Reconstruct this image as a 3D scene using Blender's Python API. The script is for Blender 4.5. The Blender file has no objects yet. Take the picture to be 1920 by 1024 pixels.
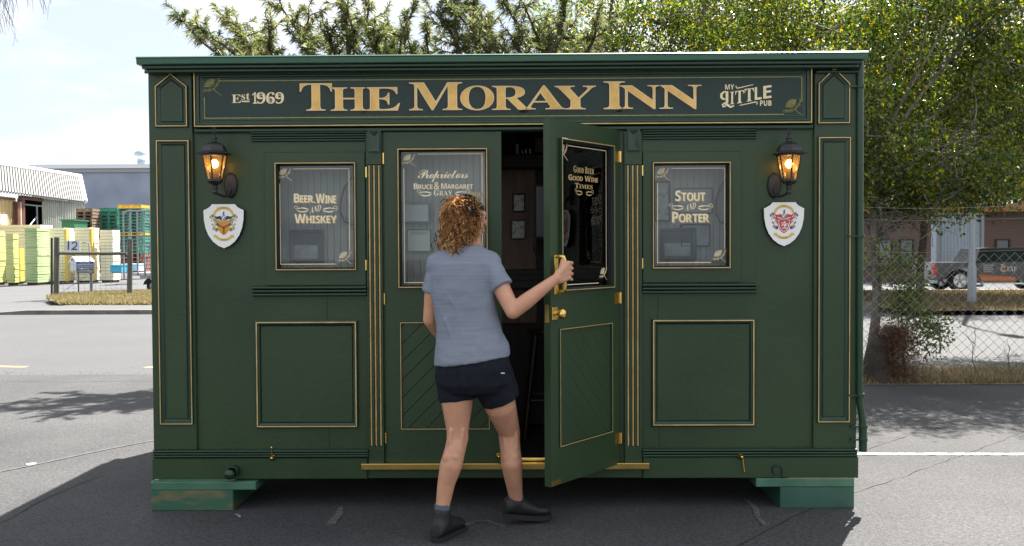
import bpy, math, random
import numpy as np
from mathutils import Vector, Matrix, Quaternion, noise as mnoise
S = bpy.context.scene
COL = S.collection
RND = random.Random(7)
rad = math.radians

# ---------------------------------------------------------------- camera
F_PX, CAM_D, CAM_H = 1783.0, 5.75, 1.58          # lens in photo pixels (1920 wide), distance to the pub front, eye height
YAW, PITCH, ROLL = -0.0122817, 0.0269215, -0.005113
def _camrot():
    c, s = math.cos(YAW), math.sin(YAW); A = Matrix(((c, -s, 0), (s, c, 0), (0, 0, 1)))
    c, s = math.cos(PITCH), math.sin(PITCH); B = Matrix(((1, 0, 0), (0, c, -s), (0, s, c)))
    c, s = math.cos(ROLL), math.sin(ROLL); R = Matrix(((c, 0, s), (0, 1, 0), (-s, 0, c)))
    return R @ B @ A
CR = _camrot()
cam = bpy.data.cameras.new('camera'); cam.sensor_width = 36; cam.lens = F_PX / 1920 * 36
cam.clip_start = 0.05; cam.clip_end = 2000
camo = bpy.data.objects.new('camera', cam); COL.objects.link(camo)
_r = CR[0]; _f = CR[1]; _u = CR[2]
camo.matrix_world = Matrix(((_r[0], _u[0], -_f[0], 0), (_r[1], _u[1], -_f[1], -CAM_D), (_r[2], _u[2], -_f[2], CAM_H), (0, 0, 0, 1)))
S.camera = camo

# ---------------------------------------------------------------- sky, sun, exposure
EXPOSURE, SKY_STR, SUN_STR = 2.32, 0.055, 4.1
SUN_TO = Vector((0.315, 0.63, 1.0)).normalized()
SUN_EL = math.asin(SUN_TO.z); SUN_AZ = math.atan2(SUN_TO.x, SUN_TO.y)
W = bpy.data.worlds.new('World'); S.world = W; W.use_nodes = True
nt = W.node_tree; nt.nodes.clear()
def N(t, tree, **kw):
    n = tree.nodes.new(t)
    for k, v in kw.items(): setattr(n, k, v)
    return n
sky = N('ShaderNodeTexSky', nt, sky_type='NISHITA'); sky.sun_disc = False
sky.sun_elevation = SUN_EL; sky.sun_rotation = SUN_AZ; sky.air_density = 1.0; sky.dust_density = 1.6; sky.ozone_density = 1.0
tc = N('ShaderNodeTexCoord', nt)
CLOUD_AT = (3.35, 0.9, 1.3)
sep = N('ShaderNodeSeparateXYZ', nt); nt.links.new(tc.outputs['Generated'], sep.inputs[0])
mp = N('ShaderNodeMapping', nt); mp.inputs['Scale'].default_value = (1.0, 1.0, 2.6); mp.inputs['Location'].default_value = CLOUD_AT
nt.links.new(tc.outputs['Generated'], mp.inputs[0])
n1 = N('ShaderNodeTexNoise', nt); n1.inputs['Scale'].default_value = 1.9; n1.inputs['Detail'].default_value = 9; n1.inputs['Roughness'].default_value = 0.52
nt.links.new(mp.outputs[0], n1.inputs['Vector'])
rp = N('ShaderNodeValToRGB', nt); rp.color_ramp.elements[0].position = 0.41; rp.color_ramp.elements[1].position = 0.56
nt.links.new(n1.outputs['Fac'], rp.inputs[0])
rp.color_ramp.elements[0].color = (.8, .8, .8, 1)                                   # thin high veil everywhere, thick cumulus where the noise peaks
cl = N('ShaderNodeValToRGB', nt); cl.color_ramp.elements[0].position = .41; cl.color_ramp.elements[1].position = .56
cl.color_ramp.elements[0].color = (.50, .55, .645, 1); cl.color_ramp.elements[1].color = (1, 1, 1, 1); nt.links.new(n1.outputs['Fac'], cl.inputs[0])
cs = N('ShaderNodeVectorMath', nt, operation='SCALE'); cs.inputs['Scale'].default_value = 6.0; nt.links.new(cl.outputs[0], cs.inputs[0])   # onto the scale of the sky texture
mx = N('ShaderNodeMixRGB', nt); nt.links.new(rp.outputs[0], mx.inputs[0]); nt.links.new(sky.outputs[0], mx.inputs[1]); nt.links.new(cs.outputs[0], mx.inputs[2])
bg = N('ShaderNodeBackground', nt); bg.inputs[1].default_value = SKY_STR
nt.links.new(mx.outputs[0], bg.inputs[0])
wo = N('ShaderNodeOutputWorld', nt); nt.links.new(bg.outputs[0], wo.inputs[0])
sl = bpy.data.lights.new('sun', 'SUN'); sl.energy = SUN_STR; sl.angle = rad(0.53); sl.color = (1.0, 0.955, 0.89)
so = bpy.data.objects.new('sun', sl); COL.objects.link(so); so.rotation_euler = (-SUN_TO).to_track_quat('-Z', 'Y').to_euler(); so.location = (5, 9, 20)
vs = S.view_settings; vs.view_transform = 'Standard'; vs.look = 'None'; vs.exposure = EXPOSURE; vs.gamma = 1; vs.use_curve_mapping = False
S.cycles.max_bounces = 8; S.cycles.transparent_max_bounces = 24; S.cycles.caustics_reflective = False; S.cycles.caustics_refractive = False
S.cycles.sample_clamp_indirect = 6

# ---------------------------------------------------------------- measuring: photo pixel -> place
CP = Vector((0, -CAM_D, CAM_H))
def ray(px, py):
    return CR.transposed() @ Vector(((px - 960) / F_PX, 1.0, -(py - 512) / F_PX))
def U(px, py, Y=0.0):
    d = ray(px, py); return CP + d * ((Y + CAM_D) / d.y)
def G(px, py, z=0.0):
    d = ray(px, py); return CP + d * ((z - CAM_H) / d.z)
def PR(x0, y0, x1, y1, Y=0.0):
    xm, ym = (x0 + x1) / 2, (y0 + y1) / 2
    return U(x0, ym, Y).x, U(xm, y1, Y).z, U(x1, ym, Y).x, U(xm, y0, Y).z      # X0, Z0, X1, Z1

# ---------------------------------------------------------------- materials
MATS = {}
def mat(name, col, rough=0.6, metal=0.0, col2=None, nscale=6.0, ndetail=6.0, contrast=(0.35, 0.65), bump=0.0, bscale=80.0,
        spec=0.5, coat=0.0, trans=0.0, rvar=0.0, vec='Object', stretch=None):
    if name in MATS: return MATS[name]
    m = bpy.data.materials.new(name); m.use_nodes = True; t = m.node_tree
    b = t.nodes['Principled BSDF']; L = t.links
    b.inputs['Base Color'].default_value = (*col, 1); b.inputs['Roughness'].default_value = rough; b.inputs['Metallic'].default_value = metal
    b.inputs['Specular IOR Level'].default_value = spec; b.inputs['Coat Weight'].default_value = coat; b.inputs['Coat Roughness'].default_value = 0.15
    tcn = N('ShaderNodeTexCoord', t); mpn = N('ShaderNodeMapping', t)
    if stretch: mpn.inputs['Scale'].default_value = stretch
    L.new(tcn.outputs[vec], mpn.inputs[0])
    if col2 is not None:
        n = N('ShaderNodeTexNoise', t); n.inputs['Scale'].default_value = nscale; n.inputs['Detail'].default_value = ndetail
        L.new(mpn.outputs[0], n.inputs['Vector'])
        r = N('ShaderNodeValToRGB', t); r.color_ramp.elements[0].position = contrast[0]; r.color_ramp.elements[1].position = contrast[1]
        r.color_ramp.elements[0].color = (*col, 1); r.color_ramp.elements[1].color = (*col2, 1)
        L.new(n.outputs['Fac'], r.inputs[0]); L.new(r.outputs[0], b.inputs['Base Color'])
        if rvar:
            mr = N('ShaderNodeMapRange', t); mr.inputs[3].default_value = rough - rvar; mr.inputs[4].default_value = rough + rvar
            L.new(n.outputs['Fac'], mr.inputs[0]); L.new(mr.outputs[0], b.inputs['Roughness'])
    if bump:
        n2 = N('ShaderNodeTexNoise', t); n2.inputs['Scale'].default_value = bscale; n2.inputs['Detail'].default_value = 4
        L.new(mpn.outputs[0], n2.inputs['Vector'])
        bp = N('ShaderNodeBump', t); bp.inputs['Strength'].default_value = bump; bp.inputs['Distance'].default_value = 0.01
        L.new(n2.outputs['Fac'], bp.inputs['Height']); L.new(bp.outputs[0], b.inputs['Normal'])
    MATS[name] = m; return m
def glassmat(name, tint=(0.93, 0.96, 0.95), refl=0.09, rough=0.02):
    m = bpy.data.materials.new(name); m.use_nodes = True; t = m.node_tree; t.nodes.clear()
    o = N('ShaderNodeOutputMaterial', t); tr = N('ShaderNodeBsdfTransparent', t); tr.inputs[0].default_value = (*tint, 1)
    gl = N('ShaderNodeBsdfGlossy', t); gl.inputs['Roughness'].default_value = rough
    fr = N('ShaderNodeFresnel', t); fr.inputs[0].default_value = 1.5
    ad = N('ShaderNodeMath', t, operation='ADD', use_clamp=True); ad.inputs[1].default_value = refl
    mxs = N('ShaderNodeMixShader', t)
    t.links.new(fr.outputs[0], ad.inputs[0]); t.links.new(ad.outputs[0], mxs.inputs[0]); t.links.new(tr.outputs[0], mxs.inputs[1]); t.links.new(gl.outputs[0], mxs.inputs[2]); t.links.new(mxs.outputs[0], o.inputs[0])
    MATS[name] = m; return m
def frosted(name, tint, body, k=.4):
    m = glassmat(name, tint, .05, .08); t = m.node_tree; o = [n for n in t.nodes if n.type == 'OUTPUT_MATERIAL'][0]; src = o.inputs[0].links[0].from_socket
    tl = N('ShaderNodeBsdfTranslucent', t); tl.inputs[0].default_value = (*body, 1); ms = N('ShaderNodeMixShader', t); ms.inputs[0].default_value = k
    t.links.new(src, ms.inputs[1]); t.links.new(tl.outputs[0], ms.inputs[2]); t.links.new(ms.outputs[0], o.inputs[0]); return m
def emis(name, col, strength):
    m = bpy.data.materials.new(name); m.use_nodes = True; b = m.node_tree.nodes['Principled BSDF']
    b.inputs['Base Color'].default_value = (*col, 1); b.inputs['Emission Color'].default_value = (*col, 1); b.inputs['Emission Strength'].default_value = strength
    MATS[name] = m; return m
def leafmat(name, cols, trans=0.45, rough=0.45):
    m = bpy.data.materials.new(name); m.use_nodes = True; t = m.node_tree; t.nodes.clear()
    o = N('ShaderNodeOutputMaterial', t); g = N('ShaderNodeNewGeometry', t)
    r = N('ShaderNodeValToRGB', t); e = r.color_ramp.elements
    while len(e) < len(cols): e.new(0.5)
    for i, c in enumerate(cols): e[i].position = i / (len(cols) - 1); e[i].color = (*c, 1)
    t.links.new(g.outputs['Random Per Island'], r.inputs[0])
    p = N('ShaderNodeBsdfPrincipled', t); p.inputs['Roughness'].default_value = rough; p.inputs['Specular IOR Level'].default_value = 0.6
    tl = N('ShaderNodeBsdfTranslucent', t)
    hs = N('ShaderNodeHueSaturation', t); hs.inputs['Value'].default_value = 1.9; hs.inputs['Hue'].default_value = 0.485; hs.inputs['Saturation'].default_value = 1.15
    t.links.new(r.outputs[0], p.inputs['Base Color']); t.links.new(r.outputs[0], hs.inputs['Color']); t.links.new(hs.outputs[0], tl.inputs[0])
    ms = N('ShaderNodeMixShader', t); ms.inputs[0].default_value = trans
    t.links.new(p.outputs[0], ms.inputs[1]); t.links.new(tl.outputs[0], ms.inputs[2]); t.links.new(ms.outputs[0], o.inputs[0])
    MATS[name] = m; return m

# ---------------------------------------------------------------- objects
WO = {}                                                   # world origin of unrotated parents
def tag(o, label=None, cat=None, group=None, kind=None):
    if label: o['label'] = label
    if cat: o['category'] = cat
    if group: o['group'] = group
    if kind: o['kind'] = kind
    return o
def empty(name, loc=(0, 0, 0), label=None, cat=None, group=None):
    o = bpy.data.objects.new(name, None); o.empty_display_size = 0.1; o.location = loc; COL.objects.link(o)
    WO[o] = Vector(loc); return tag(o, label, cat, group)
def link(name, me, parent=None, world=True):
    o = bpy.data.objects.new(name, me); COL.objects.link(o)
    if parent is not None:
        o.parent = parent
        if world: o.location = -WO.get(parent, Vector((0, 0, 0)))
    WO[o] = Vector((0, 0, 0))
    return o
def copy_tree(o, parent=None):
    c = o.copy(); COL.objects.link(c); c.parent = parent; WO[c] = Vector((0, 0, 0))
    for ch in list(o.children): copy_tree(ch, c)
    return c
class MB:
    def __init__(s): s.v = []; s.f = []; s.m = []; s.sm = []
    def add(s, vs, fs, mi=0, smooth=False):
        b = len(s.v); s.v += [tuple(v) for v in vs]; s.f += [tuple(b + i for i in f) for f in fs]
        s.m += [mi] * len(fs); s.sm += [smooth] * len(fs); return s
    def box(s, x0, y0, z0, x1, y1, z1, mi=0):
        x0, x1 = min(x0, x1), max(x0, x1); y0, y1 = min(y0, y1), max(y0, y1); z0, z1 = min(z0, z1), max(z0, z1)
        v = [(x0, y0, z0), (x1, y0, z0), (x1, y1, z0), (x0, y1, z0), (x0, y0, z1), (x1, y0, z1), (x1, y1, z1), (x0, y1, z1)]
        return s.add(v, [(0, 3, 2, 1), (4, 5, 6, 7), (0, 1, 5, 4), (1, 2, 6, 5), (2, 3, 7, 6), (3, 0, 4, 7)], mi)
    def bbox(s, x0, y0, z0, x1, y1, z1, b=0.004, mi=0):   # box with chamfered front (-y) edges
        x0, x1 = min(x0, x1), max(x0, x1); y0, y1 = min(y0, y1), max(y0, y1); z0, z1 = min(z0, z1), max(z0, z1)
        v = [(x0, y1, z0), (x1, y1, z0), (x1, y1, z1), (x0, y1, z1), (x0, y0 + b, z0), (x1, y0 + b, z0), (x1, y0 + b, z1), (x0, y0 + b, z1),
             (x0 + b, y0, z0 + b), (x1 - b, y0, z0 + b), (x1 - b, y0, z1 - b), (x0 + b, y0, z1 - b)]
        f = [(3, 2, 1, 0)]
        for i in range(4):
            j = (i + 1) % 4; f += [(i, j, 4 + j, 4 + i), (4 + i, 4 + j, 8 + j, 8 + i)]
        f.append((8, 9, 10, 11)); return s.add(v, f, mi)
    def loft(s, rings, closed=True, caps=True, mi=0, smooth=True):
        n = len(rings[0]); v = [p for r in rings for p in r]; f = []
        for k in range(len(rings) - 1):
            for i in range(n if closed else n - 1):
                j = (i + 1) % n; f.append((k * n + i, k * n + j, (k + 1) * n + j, (k + 1) * n + i))
        s.add(v, f, mi, smooth)
        if caps and closed:
            s.add(rings[0], [tuple(range(n - 1, -1, -1))], mi); s.add(rings[-1], [tuple(range(n))], mi)
        return s
    def tube(s, pts, r, seg=8, mi=0, caps=True, smooth=True):
        pts = [Vector(p) for p in pts]; n = len(pts); rs = r if isinstance(r, (list, tuple)) else [r] * n
        rings = []; up = None
        for i, p in enumerate(pts):
            t = (pts[min(i + 1, n - 1)] - pts[max(i - 1, 0)])
            if t.length < 1e-9: t = Vector((0, 0, 1))
            t.normalize()
            if up is None: up = t.cross(Vector((0, 0, 1)) if abs(t.z) < 0.9 else Vector((1, 0, 0))).normalized()
            a = (up - t * up.dot(t)); a = a.normalized() if a.length > 1e-6 else t.orthogonal().normalized(); up = a; b = t.cross(a)
            rings.append([p + (a * math.cos(2 * math.pi * k / seg) + b * math.sin(2 * math.pi * k / seg)) * rs[i] for k in range(seg)])
        return s.loft(rings, True, caps, mi, smooth)
    def lathe(s, prof, c=(0, 0, 0), seg=16, mi=0, axis='z', smooth=True):
        rings = []
        for r, h in prof:
            ring = []
            for k in range(seg):
                a = 2 * math.pi * k / seg; x, y = r * math.cos(a), r * math.sin(a)
                ring.append({'z': (c[0] + x, c[1] + y, c[2] + h), 'y': (c[0] + x, c[1] + h, c[2] + y), 'x': (c[0] + h, c[1] + x, c[2] + y)}[axis])
            rings.append(ring)
        return s.loft(rings, True, True, mi, smooth)
    def poly(s, pts, y0, y1, mi=0, side=None):            # outline in X,Z extruded from y0 (front) to y1 (back)
        n = len(pts); v = [(p[0], y0, p[1]) for p in pts] + [(p[0], y1, p[1]) for p in pts]
        s.add(v, [tuple(range(n)), tuple(range(2 * n - 1, n - 1, -1))], mi)
        s.add(v, [((i + 1) % n, i, n + i, n + (i + 1) % n) for i in range(n)], mi if side is None else side); return s
    def sweep(s, outline, prof, mis=None):
        """closed convex outline in X,Z; prof: (inset, y) steps inwards; mis: material per step"""
        n = len(outline); rings = []
        def off(d):
            out = []
            cx = sum(p[0] for p in outline) / n; cz = sum(p[1] for p in outline) / n
            lines = []
            for i in range(n):
                a, b = outline[i], outline[(i + 1) % n]; dx, dz = b[0] - a[0], b[1] - a[1]; l = math.hypot(dx, dz); nx, nz = -dz / l, dx / l
                if (cx - a[0]) * nx + (cz - a[1]) * nz < 0: nx, nz = -nx, -nz
                lines.append((a[0] + nx * d, a[1] + nz * d, dx, dz))
            for i in range(n):
                x1, z1, dx1, dz1 = lines[i - 1]; x2, z2, dx2, dz2 = lines[i]; den = dx1 * dz2 - dz1 * dx2
                t = ((x2 - x1) * dz2 - (z2 - z1) * dx2) / den; out.append((x1 + dx1 * t, z1 + dz1 * t))
            return out
        for d, y in prof: rings.append([(p[0], y, p[1]) for p in off(d)])
        for k in range(len(rings) - 1):
            v = rings[k] + rings[k + 1]
            s.add(v, [(i, (i + 1) % n, n + (i + 1) % n, n + i) for i in range(n)], mis[k] if mis else 0)
        return s
    def build(s, name, mats, parent=None, world=True, xf=None):
        me = bpy.data.meshes.new(name)
        v = s.v if xf is None else [tuple(xf(Vector(p))) for p in s.v]
        me.from_pydata(v, [], s.f)
        for m in (mats if isinstance(mats, (list, tuple)) else [mats]): me.materials.append(m)
        me.polygons.foreach_set('material_index', s.m); me.polygons.foreach_set('use_smooth', s.sm); me.update()
        return link(name, me, parent, world)
def npmesh(name, V, Fq, mats, parent=None, midx=None, smooth=False, world=True, k=4):
    V = np.asarray(V, np.float32); Fq = np.asarray(Fq, np.int32); me = bpy.data.meshes.new(name)
    me.vertices.add(len(V)); me.vertices.foreach_set('co', V.ravel()); me.loops.add(Fq.size); me.loops.foreach_set('vertex_index', Fq.ravel())
    me.polygons.add(len(Fq)); me.polygons.foreach_set('loop_start', np.arange(0, Fq.size, k, dtype=np.int32))
    for m in (mats if isinstance(mats, (list, tuple)) else [mats]): me.materials.append(m)
    if midx is not None: me.polygons.foreach_set('material_index', np.asarray(midx, np.int32))
    if smooth: me.polygons.foreach_set('use_smooth', np.ones(len(Fq), bool))
    me.update(calc_edges=True); return link(name, me, parent, world)
def rect(x0, z0, x1, z1): return [(x0, z0), (x1, z0), (x1, z1), (x0, z1)]
def bake(o, name=None):                                    # evaluated modifiers -> plain mesh
    dg = bpy.context.evaluated_depsgraph_get(); dg.update()
    me = bpy.data.meshes.new_from_object(o.evaluated_get(dg)); o.modifiers.clear(); old = o.data; o.data = me; bpy.data.meshes.remove(old)
    for p in me.polygons: p.use_smooth = True
    return o

# ---------------------------------------------------------------- lettering
def bold(t, base=0x1D400, dig=0x1D7CE):
    r = ''
    for ch in t:
        if 'A' <= ch <= 'Z': r += chr(base + ord(ch) - 65)
        elif 'a' <= ch <= 'z': r += chr(base + 26 + ord(ch) - 97)
        elif '0' <= ch <= '9' and dig: r += chr(dig + ord(ch) - 48)
        else: r += ch
    return r
def script_(t): return bold(t, 0x1D4D0)
def sansb(t): return bold(t, 0x1D5D4, 0x1D7EC)
_TC = {}
def glyphs(body, offset=0.0, spacing=1.0):
    k = (body, offset, spacing)
    if k in _TC: return _TC[k]
    c = bpy.data.curves.new('lettering_source', 'FONT'); c.body = body; c.size = 1.0; c.offset = offset; c.space_character = spacing; c.resolution_u = 4
    o = bpy.data.objects.new('lettering_source', c); COL.objects.link(o)
    dg = bpy.context.evaluated_depsgraph_get(); dg.update()
    me = bpy.data.meshes.new_from_object(o.evaluated_get(dg))
    v = [(p.co.x, p.co.y) for p in me.vertices]; f = [tuple(p.vertices) for p in me.polygons]
    bpy.data.objects.remove(o); bpy.data.curves.remove(c); bpy.data.meshes.remove(me)
    _TC[k] = (v, f); return v, f
def smallcaps(words, ratio=0.8, fn=bold, gap=0.28):
    """list of pieces: big first letter, small others; returns combined verts/faces"""
    V = []; Fc = []; x = 0
    for w in words:
        for i, ch in enumerate(w):
            s = 1.0 if i == 0 else ratio
            v, f = glyphs(fn(ch.upper())); 
            if not v: x += 0.3; continue
            x0 = min(p[0] for p in v); b = len(V)
            V += [((p[0] - x0) * s + x, p[1] * s) for p in v]; Fc += [tuple(b + q for q in g) for g in f]
            x = max(p[0] for p in V[b:]) + 0.05
        x += gap
    return V, Fc
def put_text(mb, vf, x0, z0, x1, z1, y, mi=0, thick=0.0, shear=0.0, src=None, rot=0.0):
    v, f = vf
    if src is None: bx0, bx1 = min(p[0] for p in v), max(p[0] for p in v); bz0, bz1 = min(p[1] for p in v), max(p[1] for p in v)
    else: bx0, bz0, bx1, bz1 = src
    sx, sz = (x1 - x0) / (bx1 - bx0), (z1 - z0) / (bz1 - bz0); cx = (x0 + x1) / 2; cz = (z0 + z1) / 2
    P = []
    for p in v:
        X = x0 + (p[0] - bx0) * sx; Z = z0 + (p[1] - bz0) * sz
        X, Z = X + shear * (Z - cz), Z + rot * (X - cx)
        P.append((X, Z))
    V = [(p[0], y, p[1]) for p in P]
    mb.add(V, f, mi)
    if thick:
        n = len(V); V2 = V + [(p[0], y + thick, p[1]) for p in P]; cnt = {}
        for g in f:
            for a, b in zip(g, g[1:] + g[:1]): cnt[(a, b)] = 1
        mb.add(V2, [(b, a, n + a, n + b) for (a, b) in cnt if (b, a) not in cnt], mi)
    return mb
def strip(mb, pts, w, y, mi=0):                            # flat painted stroke in the X,Z plane; w may taper
    n = len(pts); ws = w if isinstance(w, (list, tuple)) else [w] * n; V = []
    for i, p in enumerate(pts):
        a, b = pts[max(i - 1, 0)], pts[min(i + 1, n - 1)]; dx, dz = b[0] - a[0], b[1] - a[1]; l = math.hypot(dx, dz) or 1
        V += [(p[0] - dz / l * ws[i] / 2, y, p[1] + dx / l * ws[i] / 2), (p[0] + dz / l * ws[i] / 2, y, p[1] - dx / l * ws[i] / 2)]
    mb.add(V, [(2 * i, 2 * i + 1, 2 * i + 3, 2 * i + 2) for i in range(n - 1)], mi)
def ell(cx, cz, rx, rz, a0=0, a1=360, n=14, rot=0):
    out = []
    for i in range(n + 1):
        a = rad(a0 + (a1 - a0) * i / n); x, z = rx * math.cos(a), rz * math.sin(a); out.append((cx + x * math.cos(rot) - z * math.sin(rot), cz + x * math.sin(rot) + z * math.cos(rot)))
    return out
def thistle(mb, cx, cz, s, y, mi=0, m2=0):
    """a painted thistle sprig, s = overall size"""
    r = random.Random(3)
    for k in range(9):                                     # flower head hatching
        a = rad(125 + (k - 4) * 13); strip(mb, [(cx + 0.02 * s, cz), (cx + 0.42 * s * math.cos(a), cz + 0.42 * s * math.sin(a))], [0.02 * s, 0.05 * s], y, mi)
    for q in ell(cx - 0.02 * s, cz + 0.02 * s, 0.13 * s, 0.11 * s, n=9)[:-1]:
        strip(mb, [(q[0] - 0.03 * s, q[1] - 0.02 * s), (q[0] + 0.03 * s, q[1] + 0.02 * s)], 0.03 * s, y, m2)
    strip(mb, [(cx + 0.02 * s, cz - 0.05 * s), (cx + 0.2 * s, cz - 0.25 * s), (cx + 0.48 * s, cz - 0.45 * s)], [0.035 * s, 0.03 * s, 0.02 * s], y, mi)
    for (ax, az, bx, bz) in ((0.08, -0.12, 0.36, 0.42), (0.05, -0.16, -0.5, -0.2)):   # two jagged leaves
        pts = [(cx + s * (ax + (bx - ax) * t + 0.06 * math.sin(3 * t)), cz + s * (az + (bz - az) * t)) for t in (0, .2, .4, .6, .8, 1)]
        strip(mb, pts, [0.02 * s, .06 * s, .07 * s, .06 * s, .05 * s, .01 * s], y, mi)
        for i in range(1, 6):
            for sg in (-1, 1):
                a = math.atan2(bz - az, bx - ax) + sg * 0.9
                strip(mb, [pts[i], (pts[i][0] + 0.14 * s * math.cos(a), pts[i][1] + 0.14 * s * math.sin(a))], [0.05 * s, 0.006 * s], y, m2 if i % 2 else mi)
def swash(mb, cx, cz, w, y, sg=1, mi=0):                   # double crescent flourish
    strip(mb, [(cx + sg * w * t, cz + w * 0.10 * math.sin(math.pi * (t + .5)) + w * (0.5 * max(0, t - .3) ** 1.2)) for t in [i / 8 - .5 for i in range(9)]], [w * .01] + [w * .09] * 3 + [w * .06] * 3 + [w * .03] * 2, y, mi)
    strip(mb, [(cx + sg * w * (t * .9 - .05), cz - w * .16 + w * 0.12 * math.cos(math.pi * t) * -1 + w * .1) for t in [i / 8 - .5 for i in range(9)]], [w * .01] + [w * .08] * 6 + [w * .02] * 2, y, mi)
    strip(mb, ell(cx + sg * w * .42, cz + w * .08, w * .14, w * .16, -80, 170, 8), w * .035, y, mi)
# ================================================================ materials used on the pub
GREEN = mat('green_paint', (0.0185, 0.0425, 0.0172), 0.40, col2=(0.0275, 0.0560, 0.0230), nscale=1.3, ndetail=9, bump=0.14, bscale=38, rvar=0.10, spec=0.34, coat=0.06)
GREENB = mat('green_trim_paint', (0.0135, 0.0450, 0.0215), 0.36, col2=(0.0115, 0.037, 0.0175), nscale=4, bump=0.05, bscale=30, spec=0.4, coat=0.12)
GUTTER = mat('green_gutter_metal', (0.033, 0.105, 0.064), 0.38, col2=(0.040, 0.122, 0.076), nscale=2, bump=0.04, bscale=12, coat=0.25)
TEAL = mat('deep_teal_sign_paint', (0.006, 0.027, 0.021), 0.42, col2=(0.009, 0.032, 0.025), nscale=3, bump=0.04, bscale=30, spec=.35, coat=0.05)
GOLD = mat('gold_paint', (0.46, 0.30, 0.115), 0.42, metal=0.35, col2=(0.58, 0.42, 0.19), nscale=9, bump=0.1, bscale=60)
GILT = mat('gilded_letter', (0.86, 0.54, 0.155), 0.45, metal=0.0, col2=(0.68, 0.38, 0.085), nscale=14, contrast=(0.42, 0.75), bump=0.15, bscale=70)
CREAM = mat('cream_paint', (0.90, 0.76, 0.48), 0.5, col2=(0.84, 0.68, 0.40), nscale=20)
LCREAM = mat('cream_glass_paint', (0.88, 0.78, 0.54), 0.5, col2=(0.82, 0.69, 0.44), nscale=30)
OLIVEG = mat('olive_gold_paint', (0.22, 0.22, 0.055), 0.5, col2=(0.33, 0.30, 0.09), nscale=30)
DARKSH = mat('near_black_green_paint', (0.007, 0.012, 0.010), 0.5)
BRASS = mat('polished_brass', (0.80, 0.56, 0.17), 0.22, metal=1.0, col2=(0.70, 0.47, 0.13), nscale=12, rvar=0.08)
GROOVE = mat('groove_shadow_gap_filler', (0.006, 0.012, 0.008), 0.8)
BLACKM = mat('black_iron', (0.010, 0.010, 0.013), 0.45, col2=(0.02, 0.018, 0.02), nscale=25, bump=0.2, bscale=120)
GLASS = glassmat('window_glass', refl=.0)
BOARDG = mat('grey_lining_paint', (0.285, 0.30, 0.30), 0.55, col2=(0.33, 0.345, 0.34), nscale=5, bump=0.08, bscale=40)
BROWNW = mat('brown_panel_wood', (0.21, 0.125, 0.075), 0.5, col2=(0.15, 0.085, 0.05), nscale=4, stretch=(6, 6, 0.6), bump=0.1)
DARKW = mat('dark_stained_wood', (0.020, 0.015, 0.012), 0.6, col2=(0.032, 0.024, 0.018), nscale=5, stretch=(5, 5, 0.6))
PAPER = mat('printed_paper', (0.85, 0.85, 0.80), 0.7, col2=(0.45, 0.45, 0.42), nscale=28, contrast=(0.52, 0.64))
PAPERW = mat('white_paper', (0.66, 0.69, 0.68), 0.7, col2=(0.56, 0.6, 0.6), nscale=4)

pub = empty('pub_building', (0, 1.45, 0), 'dark green timber pub cabin with gold trim and a gilded name sign', 'pub')
ZB = PR(290, 858, 1605, 895)[1]            # underside of the base board
ZT = PR(960, 96, 961, 128)[3] - 0.03       # top of wall
XL, XR = U(286, 600).x, U(1604.5, 600).x
DEPTH = 2.9
D0, D1 = U(722.5, 560).x, U(1162, 560).x   # door opening
DZ0, DZ1 = U(940, 868.5).z, U(940, 246).z
WL = PR(517, 305, 667, 507); WR = PR(1224, 304, 1369, 504)
# ---- outer walls, with the door and window openings cut
def wall_grid(mb, X0, X1, Z0, Z1, holes, y0, y1, mi=0):
    xs = sorted({X0, X1, *[h[0] for h in holes], *[h[2] for h in holes]}); zs = sorted({Z0, Z1, *[h[1] for h in holes], *[h[3] for h in holes]})
    for i in range(len(xs) - 1):
        for j in range(len(zs) - 1):
            a, b, c, d = xs[i], xs[i + 1], zs[j], zs[j + 1]
            if any(h[0] - 1e-6 <= a and b <= h[2] + 1e-6 and h[1] - 1e-6 <= c and d <= h[3] + 1e-6 for h in holes): continue
            mb.add([(a, y0, c), (b, y0, c), (b, y0, d), (a, y0, d)], [(0, 1, 2, 3)], mi); mb.add([(a, y1, c), (b, y1, c), (b, y1, d), (a, y1, d)], [(3, 2, 1, 0)], mi)
    for h in holes:
        a, c, b, d = h
        mb.add([(a, y0, c), (b, y0, c), (b, y1, c), (a, y1, c)], [(0, 1, 2, 3)], mi); mb.add([(a, y0, d), (b, y0, d), (b, y1, d), (a, y1, d)], [(3, 2, 1, 0)], mi)
        mb.add([(a, y0, c), (a, y0, d), (a, y1, d), (a, y1, c)], [(0, 1, 2, 3)], mi); mb.add([(b, y0, c), (b, y0, d), (b, y1, d), (b, y1, c)], [(3, 2, 1, 0)], mi)
b = MB()
wall_grid(b, XL + .002, XR - .002, ZB + .01, ZT, [(D0, DZ0, D1, DZ1), WL, WR], 0.0, 0.06)
b.build('front_wall', GREEN, pub)
b = MB(); b.box(XL, 0.06, ZB + .01, XL + .06, DEPTH, ZT); b.build('side_wall', GREEN, pub)
b = MB(); b.box(XR - .06, 0.06, ZB + .01, XR, DEPTH, ZT); b.build('side_wall', GREEN, pub)
b = MB(); b.box(XL + .06, DEPTH - .06, ZB + .01, XR - .06, DEPTH, ZT); b.build('rear_wall', GREEN, pub)
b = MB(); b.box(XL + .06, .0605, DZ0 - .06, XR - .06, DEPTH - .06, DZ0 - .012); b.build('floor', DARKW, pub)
b = MB(); b.box(XL + .06, .0605, ZT - .08, XR - .06, DEPTH - .06, ZT - .04); b.build('ceiling', DARKW, pub)
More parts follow.
